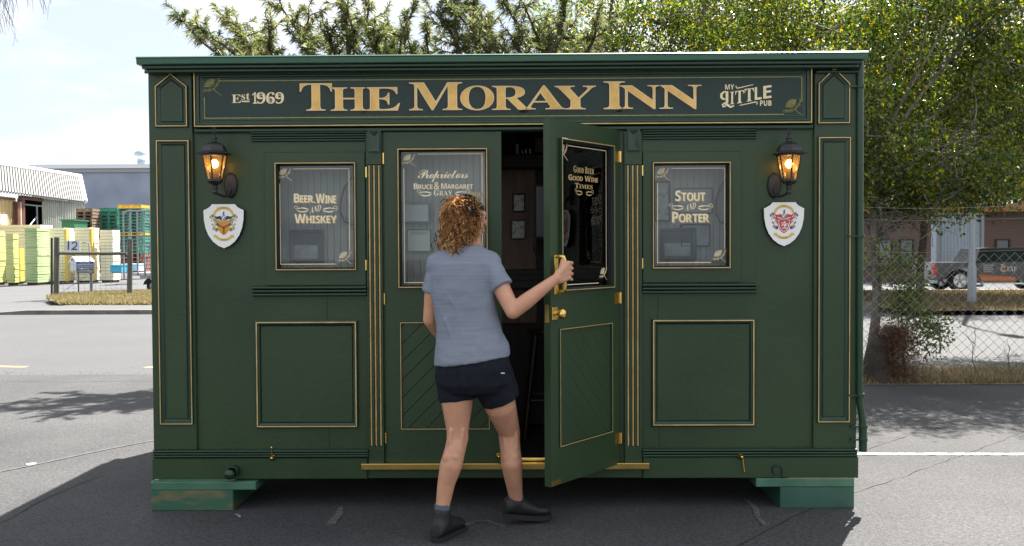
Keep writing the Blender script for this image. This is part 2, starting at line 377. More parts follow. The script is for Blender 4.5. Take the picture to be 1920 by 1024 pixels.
# vertical sheet joints in the front cladding
for px, py0, py1 in ((612, 241, 247), (613.5, 557, 601), (617.5, 803, 840), (1233.5, 553, 598), (1236, 800, 838), (1416.5, 262, 552), (474, 266, 536)):
    X, Z1_, Z0_ = U(px, (py0 + py1) / 2).x, U(px, py0).z, U(px, py1).z
    b = MB(); b.box(X - .0012, -.0018, Z0_, X + .0012, -.0005, Z1_); b.build('cladding_joint', GROOVE, pub)
b = MB(); b.box(XL + .25, .62, .03, XR - .25, .70, ZB + .009); b.box(XL + .25, DEPTH - .75, .03, XR - .25, DEPTH - .65, ZB + .009); b.box(XL + .2, .4, ZB - .05, XR - .2, DEPTH - .4, ZB + .009); b.build('underfloor_light_block', GROOVE, pub)  # near-black skirts and slab, added to block light coming through under the floor
# ---- roof and gutter
gz = [U(255 + 685, y).z for y in (101, 115.5, 121.5, 127)]
GX0, GX1 = U(255, 112, -.16).x, U(1628, 106, -.16).x
b = MB()
prof = [(-.16, U(940, 101, -.16).z), (-.168, U(940, 103, -.16).z), (-.16, U(940, 105, -.16).z), (-.155, U(940, 114.5, -.155).z), (-.148, U(940, 116, -.15).z), (-.13, U(940, 117, -.13).z)]
pts = prof + [(-.02, prof[-1][1]), (-.02, prof[0][1] - .02), (-.145, prof[0][1] - .012)]
b.loft([[(GX0, y, z) for y, z in pts], [(GX1, y, z) for y, z in pts]], True, True, smooth=False); b.build('gutter', GUTTER, pub)
zz = prof[-1][1]
b = MB()
b.bbox(GX0 + .018, -.125, zz - .020, GX1 - .018, -.02, zz - .001, .004); b.bbox(GX0 + .034, -.10, zz - .038, GX1 - .034, -.02, zz - .0205, .004); b.build('cornice_moulding', GREENB, pub)
b = MB(); b.box(GX0 + .02, -.019, zz - .03, GX1 - .02, DEPTH + .12, zz + .012); b.build('roof', GUTTER, pub)
# ---- corner pilasters
for side, x0, x1 in ((-1, 286, 366.5), (1, 1524, 1604)):
    a0, z0, a1, z1 = PR(x0, 130, x1, 842)
    b = MB(); b.bbox(a0 - (.002 if side < 0 else 0), -.022, z0, a1 + (.002 if side > 0 else 0), -.0005, z1, .003); b.build('corner_pilaster', GREEN, pub)
    c0 = a0 - .015 if side < 0 else a0; c1 = a1 - .012 if side < 0 else a1 + .012
    b = MB(); b.bbox(c0, -.05, z1 - .03, c1, -.0225, z1 - .014, .006); b.build('pilaster_cap', GREENB, pub)
bead = [(0, -.023), (0, -.036), (.0035, -.040), (.0090, -.040), (.012, -.035), (.017, -.030), (.022, -.030), (.027, -.026), (.031, -.0235), (.034, -.0235), (.036, -.027), (.045, -.027)]
beadm = [0, 0, 1, 0, 0, 0, 0, 0, 2, 0, 0]
def framed(name, outline, prof, mis, fill=None, ybase=0.0, parent=pub, mats=None):
    b = MB(); b.sweep(outline, [(d, y + ybase) for d, y in prof], mis)
    n = len(outline); ring = b.v[-n:]
    b.add(ring, [tuple(range(n))], 3 if fill else 0)
    return b.build(name, mats or [GREENB, GOLD, GROOVE, fill or GREEN], parent)
def ppoly(pts, Y=0): return [(U(x, y, Y).x, U(x, y, Y).z) for x, y in pts]
ARCH_L = [(289.5, 238), (351, 238), (351, 161), (319.5, 136.5), (289.5, 161.5)]; ARCH_R = [(1534, 232), (1595, 232), (1595, 155.5), (1565, 126), (1534, 156)]
def square(pts, Y=-.04):
    P = ppoly(pts, Y); xl, xr = (P[0][0] + P[4][0]) / 2, (P[1][0] + P[2][0]) / 2; zb = (P[0][1] + P[1][1]) / 2; zs = (P[2][1] + P[4][1]) / 2
    return [(xl, zb), (xr, zb), (xr, zs), ((xl + xr) / 2, P[3][1]), (xl, zs)]
framed('arched_panel', square(ARCH_L), bead, beadm, GREEN); framed('arched_panel', square(ARCH_R), bead, beadm, GREEN)
framed('long_panel', rect(*PR(295, 262, 358, 797, -.04)), bead, beadm, GREEN); framed('long_panel', rect(*PR(1534, 256, 1595.5, 793, -.04)), bead, beadm, GREEN)
# ---- name sign
sg = PR(363, 126.5, 1523, 235.5, -.05)
prof = [(0, -.001), (0, -.052), (.004, -.060), (.010, -.060), (.014, -.052), (.020, -.046), (.030, -.046), (.034, -.036), (.040, -.036), (.046, -.030), (.052, -.028)]
sign = framed('name_sign', rect(*sg), prof, [0, 0, 1, 0, 0, 0, 2, 0, 0, 0], TEAL)
YS = -.0285
LB = PR(382.5, 147.3, 1504, 218.8, YS); w = .0052
gx0 = U(411, 147, YS).x; gz1 = U(382, 183, YS).z; gx1 = U(1470, 215, YS).x; gz0 = U(1504, 190, YS).z
b = MB()
for (x0, z0, x1, z1) in ((gx0, LB[3] - w, LB[2], LB[3]), (LB[0], LB[1], gx1, LB[1] + w), (LB[0], LB[1] + w, LB[0] + w, gz1), (LB[2] - w, gz0, LB[2], LB[3] - w)):
    b.add([(x0, YS - .001, z0), (x1, YS - .001, z0), (x1, YS - .001, z1), (x0, YS - .001, z1)], [(0, 1, 2, 3)])
b.build('gold_border_line', [OLIVEG], sign)
for px, py in ((398, 163), (1488, 201)):
    p = U(px, py, YS); b = MB(); thistle(b, p.x, p.z, .115, YS - .0012, 0, 1); b.build('thistle_emblem', [OLIVEG, mat('dark_olive_paint', (0.12, 0.13, 0.035), .5)], sign)
LET = [('T', 562, 156.3, 622.5, 207.5), ('H', 620, 164, 688, 207.5), ('E', 684, 163.5, 750, 207.5), ('M', 767, 154.5, 866.5, 206.6), ('O', 863, 160.5, 926.5, 207), ('R', 922.5, 161, 994, 206),
       ('A', 981, 160, 1059.5, 205), ('Y', 1040, 161, 1117.5, 205), ('I', 1132, 152.7, 1172, 204.6), ('N', 1162.5, 160, 1238.5, 204.8), ('N', 1236.5, 159.5, 1315.5, 204.8)]
for ch, x0, y0, x1, y1 in LET:
    R4 = PR(x0, y0, x1, y1, YS - .006); b = MB(); g0 = glyphs(bold(ch))
    xs = [p[0] for p in g0[0]]; zs = [p[1] for p in g0[0]]; src = (min(xs), min(zs), max(xs), max(zs))
    put_text(b, g0, R4[0] - .022, R4[1] - .017, R4[2] - .022, R4[3] - .017, YS - .0010, 2, src=src)       # painted drop shadow, part of the lettering
    put_text(b, g0, R4[0] - .011, R4[1] - .0085, R4[2] - .011, R4[3] - .0085, YS - .0014, 2, src=src)
    gi = glyphs(bold(ch), -.011)
    put_text(b, g0, *R4, YS - .006, 1, thick=.005, src=src)
    put_text(b, gi, *R4, YS - .0068, 0, src=src)
    b.build('letter', [GILT, CREAM, DARKSH], sign)
b = MB()
if 1:
    q = lambda t, x0, y0, x1, y1, fn=bold, **k: put_text(b, glyphs(fn(t)), *PR(x0, y0, x1, y1, YS), YS - .0012, 0, **k)
    q('E', 434.5, 177.5, 452, 193); q('st', 452.5, 174, 468.5, 187.5); r4 = PR(453, 189, 468, 191.5, YS); b.add([(r4[0], YS - .0012, r4[1]), (r4[2], YS - .0012, r4[1]), (r4[2], YS - .0012, r4[3]), (r4[0], YS - .0012, r4[3])], [(0, 1, 2, 3)])
    for ch, x0, x1 in (('1', 473, 482.5), ('9', 481, 498), ('6', 499, 515.5), ('9', 516, 532.5)): q(ch, x0, 173, x1, 194.5)
    for x, y in ((490, 181), (508, 187), (524, 181)):
        p = U(x, y, YS); strip(b, ell(p.x, p.z, .009, .009, 0, 300, 8), .0035, YS - .0014)
b.build('est_1969_lettering', [CREAM], sign)
b = MB()
q = lambda t, x0, y0, x1, y1, fn=sansb, **k: put_text(b, glyphs(fn(t)), *PR(x0, y0, x1, y1, YS), YS - .0012, 0, **k)
q('MY', 1359.5, 158.5, 1376.5, 168); q('PUB', 1425, 188.5, 1446.5, 198.5)
for i, (ch, x0, x1, yt, yb) in enumerate((('I', 1369, 1376.5, 172, 195.5), ('T', 1378.5, 1395, 170, 193.5), ('T', 1396, 1413.5, 166, 190), ('L', 1415, 1428, 163, 187), ('E', 1431, 1446.5, 160.5, 184.5))):
    q(ch, x0, yt, x1, yb, bold if ch in 'IT' else sansb, rot=.12)
p = lambda x, y: (U(x, y, YS).x, U(x, y, YS).z)
strip(b, [p(1363, 171.5), p(1363, 194)], .016, YS - .0012)
strip(b, [p(1364, 172), p(1357, 172.5), p(1352.5, 177), p(1352.5, 182.5), p(1356, 186), p(1360, 186)], [.006, .010, .015, .015, .012, .006], YS - .0013)
strip(b, [p(1361, 199), p(1356, 200), p(1354.5, 196.5), p(1358, 193.5), p(1364, 197), p(1370, 201), p(1376.5, 198)], [.008, .011, .010, .010, .014, .012, .007], YS - .0013)
strip(b, [p(1381, 161), p(1379.5, 163), p(1382, 165.5), p(1390, 164), p(1401, 161.2), p(1412.5, 158.8)], [.004, .006, .006, .006, .005, .004], YS - .0012)
strip(b, [p(1386.5, 197.8), p(1400, 195), p(1413, 192), p(1419, 191.5), p(1420, 194.5), p(1417.5, 196)], [.004, .005, .006, .006, .006, .004], YS - .0012)
b.build('little_pub_lettering', [CREAM], sign)
# ---- band under the sign, head mouldings, sills, base
def ribs(name, x0, y0, x1, y1, n, proud, Y=0, mt=GREENB):
    a0, z0, a1, z1 = PR(x0, y0, x1, y1, Y); b = MB(); h = (z1 - z0) / n
    for i in range(n):
        zc = z0 + h * (i + .5); k = proud * (0.72 + .28 * (i / (n - 1)) if n > 1 else 1)
        rings = []
        sec = [(0, -h * .5), (-k * .5, -h * .48), (-k * .95, -h * .25), (-k, 0.02 * h), (-k * .95, h * .3), (-k * .6, h * .42), (0, h * .44)]
        rings = [[(X, Y - .0006 + y, zc + z) for y, z in sec] for X in (a0, a1)]
        b.loft(rings, False, False, smooth=False)
        for X, rev in ((a0, False), (a1, True)): b.add([(X, Y - .0006 + y, zc + z) for y, z in sec], [tuple(range(7))])
    b.build(name, mt, pub); return a0, z0, a1, z1
b = MB(); r4 = PR(367, 238.2, 1523, 246); b.bbox(r4[0], -.03, r4[1], r4[2], -.0006, r4[3], .006); b.build('frieze_band', GREENB, pub)
ribs('window_head_moulding', 473, 247.5, 686, 266, 4, .03); ribs('window_head_moulding', 1203.5, 243.5, 1416.5, 262, 4, .03)
ribs('window_sill', 476, 536, 688.5, 555.5, 3, .045); ribs('window_sill', 1203.5, 531, 1416, 550.5, 3, .045)
ribs('base_moulding', 290, 842.5, 691, 857, 3, .030, -.022); ribs('base_moulding', 1204.5, 840, 1605, 856, 3, .030, -.022)
ZM = U(490, 857).z
for x0, x1 in ((289, 690.5), (1204.5, 1606)):
    b = MB(); r4 = PR(x0, 857, x1, 895); b.bbox(r4[0], -.034, ZB, r4[2], -.0006, ZM, .004); b.bbox(r4[0] + .001, -.0212, ZM, r4[2] - .001, -.0006, ZM + .05, .003)
    b.build('base_board', GREEN, pub)
r4 = PR(690.5, 870, 1204.5, 895)
b = MB(); b.bbox(r4[0] + .001, -.020, ZB, r4[2] - .001, -.0006, r4[3] - .012, .003); b.build('base_board', GREEN, pub)
r4 = PR(677, 869.5, 1218, 880.5, -.06)
b = MB(); b.bbox(r4[0], -.062, r4[1], r4[2], -.0215, r4[3], .002); b.build('brass_threshold', BRASS, pub)
b = MB(); r5 = PR(943, 857, 1160, 866, .04); b.bbox(D0 + .002, .004, DZ0 + .0005, D1 - .002, .055, DZ0 + .03, .006); b.build('inner_sill', BRASS, pub)
# ---- fluted pilasters and their blocks beside the doors
for x0, x1, lines, blk in ((689.5, 719, (694.5, 703.5, 712.5), (690, 245, 714, 286)), (1170, 1203, (1177.7, 1186.7, 1195.6), (1175.5, 242, 1200, 284))):
    a0, z0, a1, z1 = PR(x0, 247, x1, 868)
    g = [U(x, 575, -.02).x for x in lines]; zt, zb_ = U(lines[1], 309, -.02).z, U(lines[1], 837, -.02).z
    b = MB(); cuts = [a0]
    for X in g: cuts += [X - .0075, X + .0075]
    cuts.append(a1)
    b.box(a0, -.012, z0, a1, -.0006, z1)
    for i in range(0, len(cuts), 2): b.bbox(cuts[i], -.026, zb_, cuts[i + 1], -.0125, zt, .002)
    b.bbox(a0, -.026, z0, a1, -.0125, zb_ - .0005, .002); b.bbox(a0, -.026, zt + .0005, a1, -.0125, z1, .002)
    pil = b.build('fluted_pilaster', GREEN, pub)
    for X in g:
        b = MB(); b.tube([(X, -.0185, zb_ + .004), (X, -.0185, zt - .004)], .0058, 8); b.build('gold_flute', GOLD, pil)
    q0, w0, q1, w1 = PR(*blk, -.03); cx, cz = (q0 + q1) / 2, (w0 + w1) / 2
    b = MB(); b.box(q0, -.034, w0, q1, -.0265, w1); i = .006
    P = [(q0 + i, -.0342, w0 + i), (q1 - i, -.0342, w0 + i), (q1 - i, -.0342, w1 - i), (q0 + i, -.0342, w1 - i), (cx, -.0342, w0 + (w1 - w0) * .30), (cx, -.0342, w1 - (w1 - w0) * .30), (cx, -.056, cz)]
    b.add([(p[0], -.046 if k < 4 else -.030, p[2]) for k, p in enumerate(P[:6])], [(0, 1, 4), (2, 3, 5), (1, 2, 5, 4), (3, 0, 4, 5)]); b.build('corner_block', GREENB, pil)
# ---- window casings, sashes, glass and lettering
THIN = [(0, -.001), (0, -.020), (.0018, -.0225), (.0070, -.0225), (.009, -.018), (.013, -.010), (.016, -.004), (.016, .03)]
THINM = [0, 0, 1, 0, 2, 2, 2]
def gold_opening(name, r, y, parent, world=True, depth=.03):
    b = MB(); b.sweep(rect(*r), [(d, yy + y) for d, yy in THIN[:-1]] + [(.016, y + depth)], THINM); return b.build(name, [GREENB, GOLD, GROOVE], parent, world)
def border(b, r, w, y, gaps, mi=0):
    """thin painted border inside r=(x0,z0,x1,z1); gaps: (top-left?, bottom-right?) left open for the thistles"""
    x0, z0, x1, z1 = r; tl, br = gaps; g = .085
    for a in ((x0 + (g if tl else 0), z1 - w, x1, z1), (x0, z0, x1 - (g if br else 0), z0 + w), (x0, z0 + w, x0 + w, z1 - (g if tl else 0) * 1.05 - (0 if tl else w)), (x1 - w, z0 + (g if br else w), x1, z1 - w)):
        b.add([(a[0], y, a[1]), (a[2], y, a[1]), (a[2], y, a[3]), (a[0], y, a[3])], [(0, 1, 2, 3)], mi)
DGOLD = mat('shaded_gold_leaf', (0.52, 0.38, 0.17), .5)
def window(casing, sash, opening, inner, hx, words):
    c = PR(*casing); s_ = PR(*sash, -.016); o = PR(*opening, -.03); gl = PR(*inner, .012)
    b = MB(); wall_grid(b, c[0], c[2], c[1], c[3], [(o[0] + .005, o[1] + .005, o[2] - .005, o[3] - .005)], -.006, -.0004); b.build('window_casing', GREEN, pub)
    b = MB(); wall_grid(b, s_[0], s_[2], s_[1], s_[3], [(o[0] + .004, o[1] + .004, o[2] - .004, o[3] - .004)], -.018, -.0064)
    for e in ((s_[0], s_[1], s_[2], s_[1]), (s_[0], s_[3], s_[2], s_[3])): b.add([(e[0], -.018, e[1]), (e[2], -.018, e[1]), (e[2], -.006, e[1]), (e[0], -.006, e[1])], [(0, 1, 2, 3)])
    for X in (s_[0], s_[2]): b.add([(X, -.018, s_[1]), (X, -.018, s_[3]), (X, -.006, s_[3]), (X, -.006, s_[1])], [(0, 1, 2, 3)])
    win = b.build('window', GREEN, pub)
    b = MB(); b.sweep(rect(s_[0] - .0035, s_[1] - .0035, s_[2] + .0035, s_[3] + .0035), [(0, -.0068), (.0032, -.0068)], [0]); b.build('sash_gap', GROOVE, win)
    gold_opening('gold_frame', o, -.016, win, depth=.038)
    b = MB(); b.box(o[0] + .014, .008, o[1] + .014, o[2] - .014, .012, o[3] - .014); b.build('glass_pane', GLASS, win)
    b = MB(); border(b, gl, .0045, .0072, (True, True)); b.build('painted_border', LCREAM, win)
    for (x, z) in ((gl[0] + .035, gl[3] - .035), (gl[2] - .03, gl[1] + .04)):
        b = MB(); thistle(b, x, z, .088, .0070, 0, 1); b.build('thistle_emblem', [LCREAM, DGOLD], win)
    b = MB()
    for wd, x0, y0, x1, y1, sh, fn, kind in words:
        r = PR(x0, y0, x1, y1, .007)
        if kind == 'sc':
            vf = smallcaps(wd.split('|'), .80, fn, .02 if ',' in wd else .25)
            put_text(b, vf, r[0] + .006, r[1] - .004, r[2] + .006, r[3] - .004, .0071, 1); put_text(b, vf, *r, .0066, 0)
        else: put_text(b, glyphs(fn(wd)), *r, .0066, 0, rot=sh, shear=.2)
    for cx_, cy_, w_, sg_ in kindswash(words): p_ = U(cx_, cy_, .007); swash(b, p_.x, p_.z, w_, .0066, sg_)
    b.build('gold_lettering', [LCREAM, DGOLD], win)
    for hy in hx[1:]:
        p_ = U(hx[0], hy, -.02); b = MB(); b.tube([(p_.x, -.022, p_.z - .031), (p_.x, -.022, p_.z + .031)], .0065, 8); b.build('hinge', BRASS, win)
    return o
def kindswash(words):
    w = [q for q in words if q[7] == 'and'][0]; cx, cy = (w[1] + w[3]) / 2, (w[2] + w[4]) / 2
    return ((cx - 26, cy + 1, .085, -1), (cx + 26, cy + 1, .085, 1))
window((473, 266.5, 686.5, 535.5), (497.5, 286, 684.5, 534.5), (516, 304.5, 667.5, 507), (525, 316, 656, 496), (686.5, 323, 497),
       [('Beer,', 551, 363, 590, 382, 0, sansb, 'sc'), ('Wine', 592, 363, 630, 381, 0, sansb, 'sc'), ('AND', 582, 385.5, 602, 398, .22, bold, 'and'), ('Whiskey', 552, 401, 631, 418.5, 0, sansb, 'sc')])
window((1204, 262, 1416.5, 531), (1206, 285, 1389, 529), (1223.5, 303.5, 1370, 503.5), (1232, 315, 1359, 493), (1204.6, 320, 494),
       [('Stout', 1266, 357, 1322, 377, 0, sansb, 'sc'), ('AND', 1286, 381, 1304.5, 394, .22, bold, 'and'), ('Porter', 1260, 397, 1329, 417, 0, sansb, 'sc')])
# ---- square panels under the windows
SQ = [(0, -.0005), (0, -.016), (.005, -.020), (.008, -.026), (.015, -.026), (.018, -.020), (.026, -.016), (.030, -.012), (.031, -.004), (.034, -.004), (.036, -.010), (.040, -.010)]
SQM = [0, 0, 0, 1, 0, 0, 0, 0, 2, 2, 0]
framed('square_panel', rect(*PR(478.5, 601, 671, 803, -.02)), SQ, SQM, GREEN); framed('square_panel', rect(*PR(1222, 597.5, 1416.5, 800, -.02)), SQ, SQM, GREEN)
# ---- grey tongue and groove lining and framed prints behind the windows
def lining(px0, py0, px1, py1, Y, pitch, parent=pub):
    r = PR(px0, py0, px1, py1, Y); n = int((r[2] - r[0]) / pitch)
    b = MB(); b.box(r[0], Y + .012, r[1], r[2], Y + .02, r[3]); L_ = b.build('lining', GROOVE, parent)
    first = None
    for i in range(n):
        if first is None:
            bb = MB(); bb.bbox(0, 0, r[1], pitch - .0016, .010, r[3], .0022); o = bb.build('board', BOARDG, L_, world=False); first = o
        else: o = first.copy(); COL.objects.link(o)
        o.location = (r[0] + i * pitch, Y, 0)
    return L_
lining(480, 270, 700, 540, .22, .041); lining(1190, 270, 1400, 540, .22, .041)
FRAMES = []
def picture(name, label, px0, py0, px1, py1, Y, fm, paper, fw=.012, mount=0, tilt=0, extra=None, group=None):
    r = PR(px0, py0, px1, py1, Y); cx, cz = (r[0] + r[2]) / 2, (r[1] + r[3]) / 2; hw, hh = (r[2] - r[0]) / 2, (r[3] - r[1]) / 2
    e = empty(name, (cx, Y, cz - hh), label, 'picture', group); b = MB(); e2 = lambda z: z
    b.sweep(rect(-hw, 0, hw, 2 * hh), [(0, 0), (0, -.02), (fw * .4, -.024), (fw, -.018), (fw, -.006)]); b.build('frame', fm, e, world=False)
    b = MB(); b.box(-hw + fw * .9, -.006, fw * .9, hw - fw * .9, -.001, 2 * hh - fw * .9); b.build('print', paper, e, world=False)
    if extra:
        b = MB(); b.box(-hw + fw, -.0075, hh * 1.05, hw - fw, -.0062, 2 * hh - fw); b.box(hw - fw - .012, -.0078, fw, hw - fw, -.0062, hh * 1.04); b.build('print_dark_sheet', extra, e, world=False)  # darker sheets over the print's upper half and lower right edge
    return e
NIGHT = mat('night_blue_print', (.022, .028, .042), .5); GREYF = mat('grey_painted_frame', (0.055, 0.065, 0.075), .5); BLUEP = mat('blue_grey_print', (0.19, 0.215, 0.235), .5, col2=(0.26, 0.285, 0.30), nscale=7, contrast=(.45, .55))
picture('framed_print', 'deep grey framed box print behind the left window below the whiskey lettering', 545, 431, 606, 492, .19, GREYF, BLUEP, .022, extra=NIGHT)
picture('framed_print', 'deep grey framed box print behind the right window below the porter lettering', 1238, 428, 1305, 487, .19, GREYF, BLUEP, .024, extra=NIGHT)
picture('framed_print', 'pale print in a thin frame overlapping the box frame behind the right window', 1276, 420, 1331, 462, .20, GREYF, mat('pale_blue_print', (0.30, 0.35, 0.37), .5, col2=(0.10, 0.13, 0.15), nscale=9), .006)
picture('framed_print', 'tall narrow framed print at the left edge behind the right window', 1228, 340, 1256, 415, .20, GREYF, mat('grey_print', (0.35, 0.37, 0.38), .5, col2=(0.15, 0.16, 0.17), nscale=14, contrast=(.5, .6)), .008)
picture('framed_print', 'grey print in a thin square frame behind the stout lettering', 1268, 353, 1335, 400, .205, GREYF, BOARDG, .004)
for x, lab in ((652, 'black cable hanging in a loop behind the right side of the left window'), (1356, 'black cable hanging in a loop behind the right side of the right window')):
    b = MB(); pts = []
    for (dx, y) in ((14, 315), (6, 335), (-6, 352), (-13, 375), (-14, 398), (-6, 416), (8, 421), (20, 420)): p = U(x + dx, y, .17); pts.append(p)
    b.tube(pts, .006, 6); o = b.build('hanging_cable', BLACKM); tag(o, lab, 'cable')

# ---- doors
DW = (D1 - D0) / 2 - .001; DH = DZ1 - DZ0 - .006
def clip(poly, nx, nz, c):
    out = []
    for i in range(len(poly)):
        a, b_ = poly[i], poly[(i + 1) % len(poly)]; da, db = a[0] * nx + a[1] * nz - c, b_[0] * nx + b_[1] * nz - c
        if da <= 0: out.append(a)
        if (da < 0) != (db < 0) and abs(da - db) > 1e-9: t = da / (da - db); out.append((a[0] + (b_[0] - a[0]) * t, a[1] + (b_[1] - a[1]) * t))
    return out
def leaf(mirror, gap=.0018):
    """door leaf in local coordinates: hinge edge at x=0, free edge at x=DW (or -DW), outer face at y=0"""
    m = -1 if mirror else 1
    sx = lambda a, b_: (min(m * a, m * b_), max(m * a, m * b_))
    kx = DW / 221.0
    ox = sx((748 - 722) * kx, (917 - 722) * kx); oz = ((868.5 - 538) * DH / 621.5, (868.5 - 278) * DH / 621.5)
    lx = sx((750 - 722) * kx, (919 - 722) * kx); lz = ((868.5 - 804.5) * DH / 621.5, (868.5 - 602) * DH / 621.5)
    b = MB(); X0, X1 = sx(.002, DW - .001)
    wall_grid(b, X0, X1, 0, DH, [(ox[0] + .004, oz[0] + .004, ox[1] - .004, oz[1] - .004), (lx[0] + .004, lz[0] + .004, lx[1] - .004, lz[1] - .004)], 0, .044)
    for X in (X0, X1): b.add([(X, 0, 0), (X, 0, DH), (X, .044, DH), (X, .044, 0)], [(0, 1, 2, 3)])
    for Z in (0, DH): b.add([(X0, 0, Z), (X1, 0, Z), (X1, .044, Z), (X0, .044, Z)], [(0, 1, 2, 3)])
    d = b.build('door', GREEN, pub, world=False)
    gold_opening('gold_frame', (ox[0], oz[0], ox[1], oz[1]), .0, d, False, .04)
    b = MB(); b.box(ox[0] + .013, .020, oz[0] + .013, ox[1] - .013, .025, oz[1] - .013); b.build('glass_pane', GLASS, d, world=False)
    b = MB(); b.sweep(rect(lx[0], lz[0], lx[1], lz[1]), [(0, -.001), (0, -.006), (.0016, -.009), (.0060, -.009), (.0075, -.005), (.0085, .004)], [0, 0, 1, 0, 2]); b.build('gold_frame', [GREENB, GOLD, GROOVE], d, world=False)
    b = MB(); b.box(lx[0] + .003, .014, lz[0] + .003, lx[1] - .003, .030, lz[1] - .003); b.build('panel_backing', GROOVE, d, world=False)
    R_ = rect(lx[0] + .008, lz[0] + .008, lx[1] - .008, lz[1] - .008); s = .0775
    nx, nz = m * -math.sqrt(.5) * 1.0, math.sqrt(.5)         # strips run up towards the free edge
    c0 = min(p[0] * nx + p[1] * nz for p in R_); c1 = max(p[0] * nx + p[1] * nz for p in R_); c = c0 + s * .45; prev = c0
    while prev < c1 - .01:
        P = clip(clip(R_, nx, nz, c - gap), -nx, -nz, -(prev + gap))
        if len(P) > 2:
            bb = MB(); ar = sum(P[i][0] * P[(i + 1) % len(P)][1] - P[(i + 1) % len(P)][0] * P[i][1] for i in range(len(P)))
            bb.poly(P if ar > 0 else P[::-1], .004, .0135); bb.build('board', GREEN, d, world=False)
        prev = c; c += s
    return d, ox, oz, m
zq = lambda y: (868.5 - y) * DH / 621.5
kx = DW / 221.0
dl, ox, oz, m = leaf(False); dl.location = Vector((D0, -.012, DZ0 + .003)) - WO[pub]
tag(dl, 'closed left door with script lettering on its glass')
b = MB(); x_ = lambda px: (px - 722) * kx
border(b, (x_(758), zq(529), x_(907), zq(287)), .0045, .0192, (True, False)); b.build('painted_border', LCREAM, dl, world=False)
b = MB(); thistle(b, x_(769), zq(299), .085, .0190, 0, 1); b.build('thistle_emblem', [LCREAM, DGOLD], dl, world=False)
b = MB()
put_text(b, glyphs(script_('Proprietors'), 0, .82), x_(785), zq(340), x_(880), zq(317), .0188, 0)
put_text(b, smallcaps(['Bruce'], .8, sansb), x_(777), zq(353), x_(813), zq(342.5), .0188, 0)
put_text(b, glyphs(bold('&', 0x1D400)), x_(815), zq(354), x_(826), zq(340), .0188, 0)
put_text(b, smallcaps(['Margaret'], .8, sansb), x_(829), zq(353), x_(889), zq(342.5), .0188, 0)
put_text(b, smallcaps(['Gray'], .85, bold), x_(815), zq(365.5), x_(850), zq(354.5), .0188, 0)
swash(b, x_(798), zq(361), .085, .0188, -1); swash(b, x_(868), zq(361), .085, .0188, 1)
put_text(b, glyphs(sansb('WHIS'), 0, 1.2), x_(884), zq(369), x_(915), zq(359), .0190, 1)
b.build('gold_lettering', [LCREAM, DGOLD], dl, world=False)
for hz in (296, 558, 820):
    b = MB(); b.tube([(-.002, -.006, zq(hz) - .033), (-.002, -.006, zq(hz) + .033)], .0065, 8); b.build('hinge', BRASS, dl, world=False)
dr, ox, oz, m = leaf(True, .0006); dr.location = Vector((D1 - .004, -.035, DZ0 + .003)) - WO[pub]; dr.rotation_euler = (0, 0, rad(52.5))
tag(dr, 'right door swung open towards the street')
xr = lambda px: -(px - 722) * kx
b = MB(); border(b, (xr(907), zq(529), xr(758), zq(287)), .0045, .0192, (True, True)); b.build('painted_border', LCREAM, dr, world=False)
b = MB(); thistle(b, xr(896), zq(300), .10, .0190, 0, 1); thistle(b, xr(768), zq(512), .085, .0190, 0, 1); b.build('thistle_emblem', [LCREAM, DGOLD], dr, world=False)
b = MB()
put_text(b, smallcaps(['Good', 'Beer'], .8, bold), xr(864), zq(333), xr(799), zq(321), .0188, 1)
put_text(b, smallcaps(['Good', 'Wine'], .8, sansb), xr(880), zq(347), xr(786), zq(337), .0188, 1)
put_text(b, smallcaps(['Times'], .8, bold), xr(860), zq(360), xr(804), zq(351), .0188, 1)
swash(b, xr(848), zq(367), .075, .0188, -1, 1); swash(b, xr(814), zq(367), .075, .0188, 1, 1)
b.build('gold_lettering', [LCREAM, DGOLD], dr, world=False)
for hz in (296, 558, 820):
    b = MB(); b.box(-.060, -.0025, zq(hz) - .033, -.002, -.0004, zq(hz) + .033); b.tube([(.004, -.004, zq(hz) - .033), (.004, -.004, zq(hz) + .033)], .0075, 8); b.build('hinge', BRASS, dr, world=False)
# dark shadow-line strip beside the hinge
# tall brass pull handle, and the knob with its latch plate
b = MB(); hx_ = -DW + .060
b.bbox(hx_ - .026, -.006, zq(543), hx_ + .026, -.0004, zq(476), .002)
b.tube([(hx_, -.005, zq(539)), (hx_, -.05, zq(537)), (hx_, -.055, zq(530)), (hx_, -.055, zq(487)), (hx_, -.05, zq(480)), (hx_, -.005, zq(478))], .0105, 10); b.build('pull_handle', BRASS, dr, world=False)
b = MB(); kz = zq(575)
b.bbox(-DW + .012, -.005, kz - .036, -DW + .062, -.0004, kz + .036, .002)
b.lathe([(.012, 0), (.012, -.03), (.026, -.036), (.031, -.048), (.029, -.060), (.018, -.068), (.002, -.070)], (-DW + .038, -.004, kz), 14, axis='y'); b.build('door_knob', BRASS, dr, world=False)
b = MB(); b.box(-DW + .0006, .008, kz - .05, -DW - .0025, .036, kz + .05); b.build('latch_plate', BRASS, dr, world=False)
b = MB(); b.bbox(-DW + .004, -.004, .004, -DW + .09, -.0005, .03, .001); b.build('kick_plate', BRASS, dr, world=False)
# dark jambs
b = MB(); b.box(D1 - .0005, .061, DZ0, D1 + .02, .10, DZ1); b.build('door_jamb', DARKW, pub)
b = MB(); b.box(D0 - .02, .061, DZ0, D0 + .0005, .10, DZ1); b.build('door_jamb', DARKW, pub)
